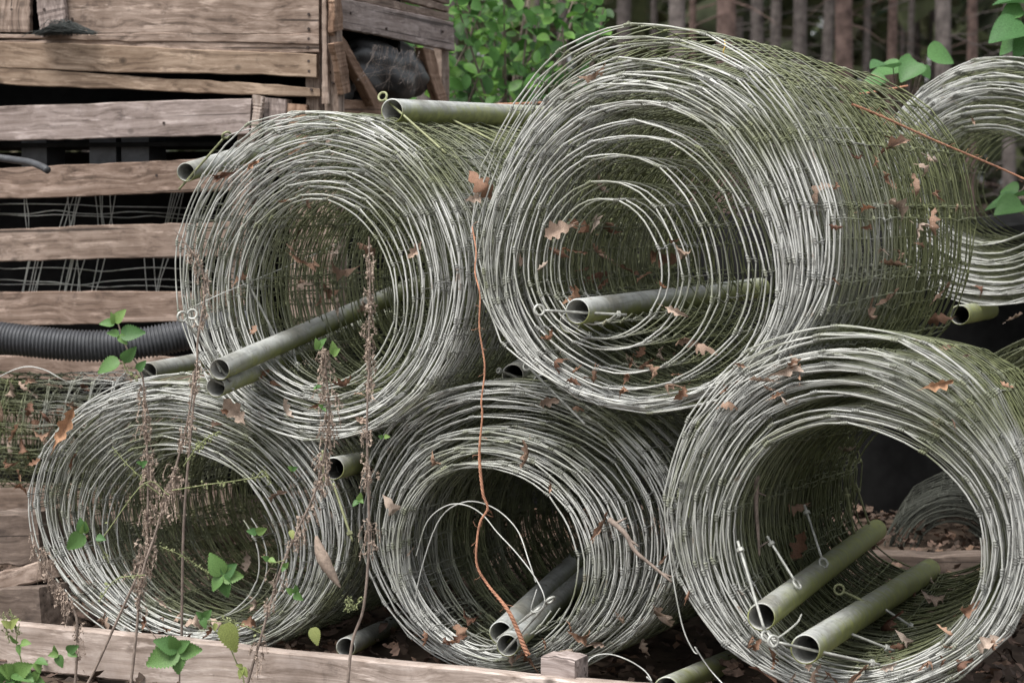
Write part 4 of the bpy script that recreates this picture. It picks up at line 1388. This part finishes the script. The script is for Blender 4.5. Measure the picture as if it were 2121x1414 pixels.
def bush(label, region, Ya, Yb, nleaf, foot, size=(.05, .082), npart=260):
    fm = frame_m(foot, [1, 0, 0], [0, 1, 0], [0, 0, 1])
    t = thing('beech_bush', label, 'bush', fm)
    x0, x1, y0, y1 = region
    tips = []
    st = MB()
    for k in range(26):
        px, py = R.uniform(x0 - 30, x1 - 40), R.uniform(y0, y1)
        e = at(px, py, R.uniform(Ya, Yb))
        mid = foot + (e - foot) * .55 + np.array([R.normal(0, .12), R.normal(0, .1), .15])
        P = smooth_path([foot + R.normal(0, .02, 3) * [1, 1, 0], mid, e], 8)
        tube(st, P, np.linspace(.012, .0025, len(P)), 5)
        tips.append(P)
    st.obj('branches', 'stem', t, fm)
    mass = MB()
    for k in range(nleaf):
        if R.random() < .55:
            P = tips[R.integers(len(tips))]
            c_ = P[R.integers(len(P) // 2, len(P))] + R.normal(0, .07, 3)
        else:
            c_ = at(R.uniform(x0, x1), R.uniform(y0, y1), R.uniform(Ya, Yb))
        pr = proj(c_[None])[0]
        # uneven right-hand outline
        lim = x1 - 60 + 55 * math.sin(pr[1] * .045) - max(0, pr[1] - 60) * .75
        if pr[0] > lim + R.normal(0, 14):
            continue
        sz = R.uniform(*size)
        n_ = unit(np.array([R.normal(0, .6), R.normal(-.55, .5), R.normal(.75, .45)]))
        x_ = unit(np.cross(n_, R.normal(size=3)))
        y_ = np.cross(n_, x_)
        if k < npart:
            o = bpy.data.objects.new('leaf', BL)
            COL.objects.link(o)
            o.parent = t
            o.matrix_basis = fm.inverted() @ frame_m(c_, x_ * sz, y_ * sz, n_ * sz)
        else:
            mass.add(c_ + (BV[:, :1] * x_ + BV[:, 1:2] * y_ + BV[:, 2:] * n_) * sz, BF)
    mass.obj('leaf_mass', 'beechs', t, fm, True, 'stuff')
    return t


bush('bright green beech bush behind the crate and the pipe', (905, 1300, -140, 235), 8.2, 9.6, 1150, np.array([-.05, 9.0, 0]))


def hazel(label, foot, leaves, Y):
    fm = frame_m(foot, [1, 0, 0], [0, 1, 0], [0, 0, 1])
    t = thing('hazel_shoot', label, 'plant', fm, 'hazel shoots behind the rolls')
    st = MB()
    cs = [at(b[0], b[1], Y) for b, _, _ in leaves]
    for c_ in cs:
        P = smooth_path([foot, foot + (c_ - foot) * .3 + np.array([.02, .1, .75]), c_], 8)
        tube(st, P, np.linspace(.007, .0018, len(P)), 5)
    st.obj('stems', 'stem', t, fm)
    for b, tp, tilt in leaves:
        put_leaf(t, fm, HZ, b, tp, Y + R.normal(0, .05), np.asarray(tilt) + R.normal(0, .35, 3) * [1, .6, 1], R.normal(-.02, .04), 1.0)
    return t


HZ = nettle_leaf_mesh('leaf', .98, 'hazel', 9, 19, .02)
hazel('hazel shoot with broad green leaves above the large upper roll', at(1870, 420, 8.6) * [1, 1, 0], [
    ((1868, 150), (1788, 152), (0.1, -.6, .9)), ((1850, 142), (1806, 128), (0, -.8, .7)), ((1902, 128), (1866, 162), (0, -.8, .6)), ((1918, 112), (1980, 122), (.1, -.6, .9)),
    ((1905, 140), (1928, 160), (0, -.6, .8)), ((1840, 165), (1778, 188), (0, -.5, .9)), ((1890, 132), (1852, 132), (0, -.7, .8))], 6.9)
hazel('hazel shoot hanging in at the frame edge above the rear roll', at(2250, 420, 6.4) * [1, 1, 0], [
    ((2130, 60), (2052, 72), (0, -.6, .8)), ((2128, 70), (2062, 106), (0, -.7, .7)), ((2140, 10), (2060, -6), (0, -.6, .8)), ((2150, 75), (2098, 112), (0, -.8, .6)), ((2120, 20), (2070, 34), (0, -.7, .8))], 6.3)
hazel('low hazel leaves beside the rear roll opening', at(2200, 420, 7.2) * [1, 1, 0], [
    ((2125, 405), (2062, 408), (0, -.3, 1.1)), ((2120, 424), (2062, 434), (0, -.3, 1.1)), ((2110, 398), (2070, 392), (0, -.6, .9)), ((2100, 425), (2040, 425), (.2, -.5, .9))], 7.1)

# ------------------------------------------------------------------ forest
def trunk_mesh(seed, mat):
    rng = np.random.default_rng(seed)
    z = np.concatenate([[-.3, 0, .25], np.linspace(.8, 18, 18)])
    P = np.stack([.04 * np.sin(z * .5 + rng.uniform(0, 6)) + .008 * z * rng.normal(), .04 * np.cos(z * .4 + rng.uniform(0, 6)), z], 1)
    r = .125 * (1 - z / 21) + .05 * np.exp(-np.clip(z, 0, 9) * 4)
    mb = MB()
    tube(mb, P, r, 12, np.array([1.0, 0, 0]))
    me = mb.mesh('trunk', mat)
    br = MB()
    for k in range(34):
        zz = rng.uniform(.8, 9)
        i = np.searchsorted(z, zz)
        a_ = rng.uniform(0, 6.3)
        ln = rng.uniform(.3, 1.3)
        c_ = np.array([np.interp(zz, z, P[:, 0]), np.interp(zz, z, P[:, 1]), zz])
        d_ = np.array([math.cos(a_), math.sin(a_), rng.uniform(-.35, .1)])
        tube(br, [c_, c_ + d_ * ln * .5, c_ + d_ * ln + [0, 0, -.1 * ln]], [.012, .008, .003], 4)
    bm_ = br.mesh('dead_branches', mat)
    return me, bm_


def crown_mesh(seed):
    rng = np.random.default_rng(seed)
    mb = MB()
    for k in range(240):
        z = rng.uniform(6.5, 19)
        Rm = max(.3, 2.6 * (1 - (z - 6) / 14))
        a_ = rng.uniform(0, 6.3)
        r0 = rng.uniform(.15, .9) * Rm
        c_ = np.array([math.cos(a_) * r0, math.sin(a_) * r0, z - .25 * r0])
        d_ = np.array([math.cos(a_), math.sin(a_), -.3]) * rng.uniform(.35, .7)
        s_ = np.array([-math.sin(a_), math.cos(a_), 0]) * rng.uniform(.14, .3)
        mb.add([c_ - d_ * .5, c_ + s_ * .8 + [0, 0, -.06], c_ + d_ * .6, c_ - s_ * .8 + [0, 0, -.06]], np.array([[0, 1, 2, 3]]))
    return mb.mesh('crown', 'needle')


TR = [trunk_mesh(50 + k, 'bark' if k < 3 else 'barkr') for k in range(5)]
CR = [crown_mesh(70 + k) for k in range(3)]


def gz(y):
    return max(0, y - 14) * .004 - .02


def tree(x, y, dia, kind, label, tilt=0.0, rot=0.0):
    t = thing('spruce_tree', label, 'tree', Matrix.Translation((x, y, gz(y))) @ Matrix.Rotation(tilt, 4, 'Y') @ Matrix.Rotation(rot, 4, 'Z'), 'spruce trees of the dark wood')
    s = dia / .25
    for me, nm in ((TR[kind][0], 'trunk'), (TR[kind][1], 'dead_branches'), (CR[kind % 3], 'crown')):
        o = bpy.data.objects.new(nm, me)
        COL.objects.link(o)
        o.parent = t
        o.scale = (s, s, 1) if nm == 'trunk' else (1, 1, 1)
        if nm != 'trunk':
            o['kind'] = 'stuff'
    return t


TREES = [(1040, 24, 2, 0), (1168, 26, 1, 0), (1400, 40, 0, 0), (1355, 18, 1, 0), (1497, 46, 3, 0), (1530, 20, 1, 0), (1572, 32, 1, 0), (1606, 28, 2, 0), (1664, 24, 0, -.02), (1652, 34, 1, .0), (1716, 28, 2, 0), (1742, 42, 4, .01),
         (1795, 18, 0, 0), (1846, 24, 4, 0), (1898, 16, 1, 0), (1950, 38, 2, 0), (2010, 26, 3, 0), (2095, 30, 1, 0), (1290, 30, 0, 0), (940, 30, 1, 0), (2170, 40, 0, 0), (880, 34, 2, 0), (1455, 14, 1, 0), (2060, 16, 2, 0)]
for px, wd, kd, tl in TREES:
    dia = R.uniform(.20, .27)
    d_ = dia * F / wd
    p = at(px, 100, d_)
    tree(p[0], d_, dia, kd, ('thick ' if wd >= 36 else 'slender ' if wd < 22 else '') + ('reddish' if kd >= 3 else 'grey brown') + ' bare spruce trunk standing ' + ('beside the beech bush' if px < 1320 else 'above the large upper roll' if px < 1780 else 'beyond the hazel leaves'), tl, R.uniform(0, 6.3))
for k in range(55):
    d_ = R.uniform(48, 95)
    x = R.uniform(-.30, .30) * d_
    tree(x, d_, R.uniform(.18, .28), int(R.integers(0, 5)), 'thin distant spruce trunk deep in the dark wood', R.normal(0, .01), R.uniform(0, 6.3))
# far foliage filling the gaps between the distant trunks
mb = MB()
nf = 15000
for k in range(nf):
    d_ = R.uniform(58, 120)
    c_ = np.array([R.uniform(-.45, .45) * d_, d_, R.uniform(0, 1) ** .8 * 14 + gz(d_)])
    s__ = R.uniform(.25, .7)
    t_ = R.normal(0, 1, (4, 3)) * s__
    mb.add(c_ + t_, np.array([[0, 1, 2], [0, 2, 3]]))
fo = mb.obj('distant_woodland', 'far', None, None, False)
tag(fo, 'dark blurred foliage of the distant wood between the trunks', 'woodland', None, 'stuff')
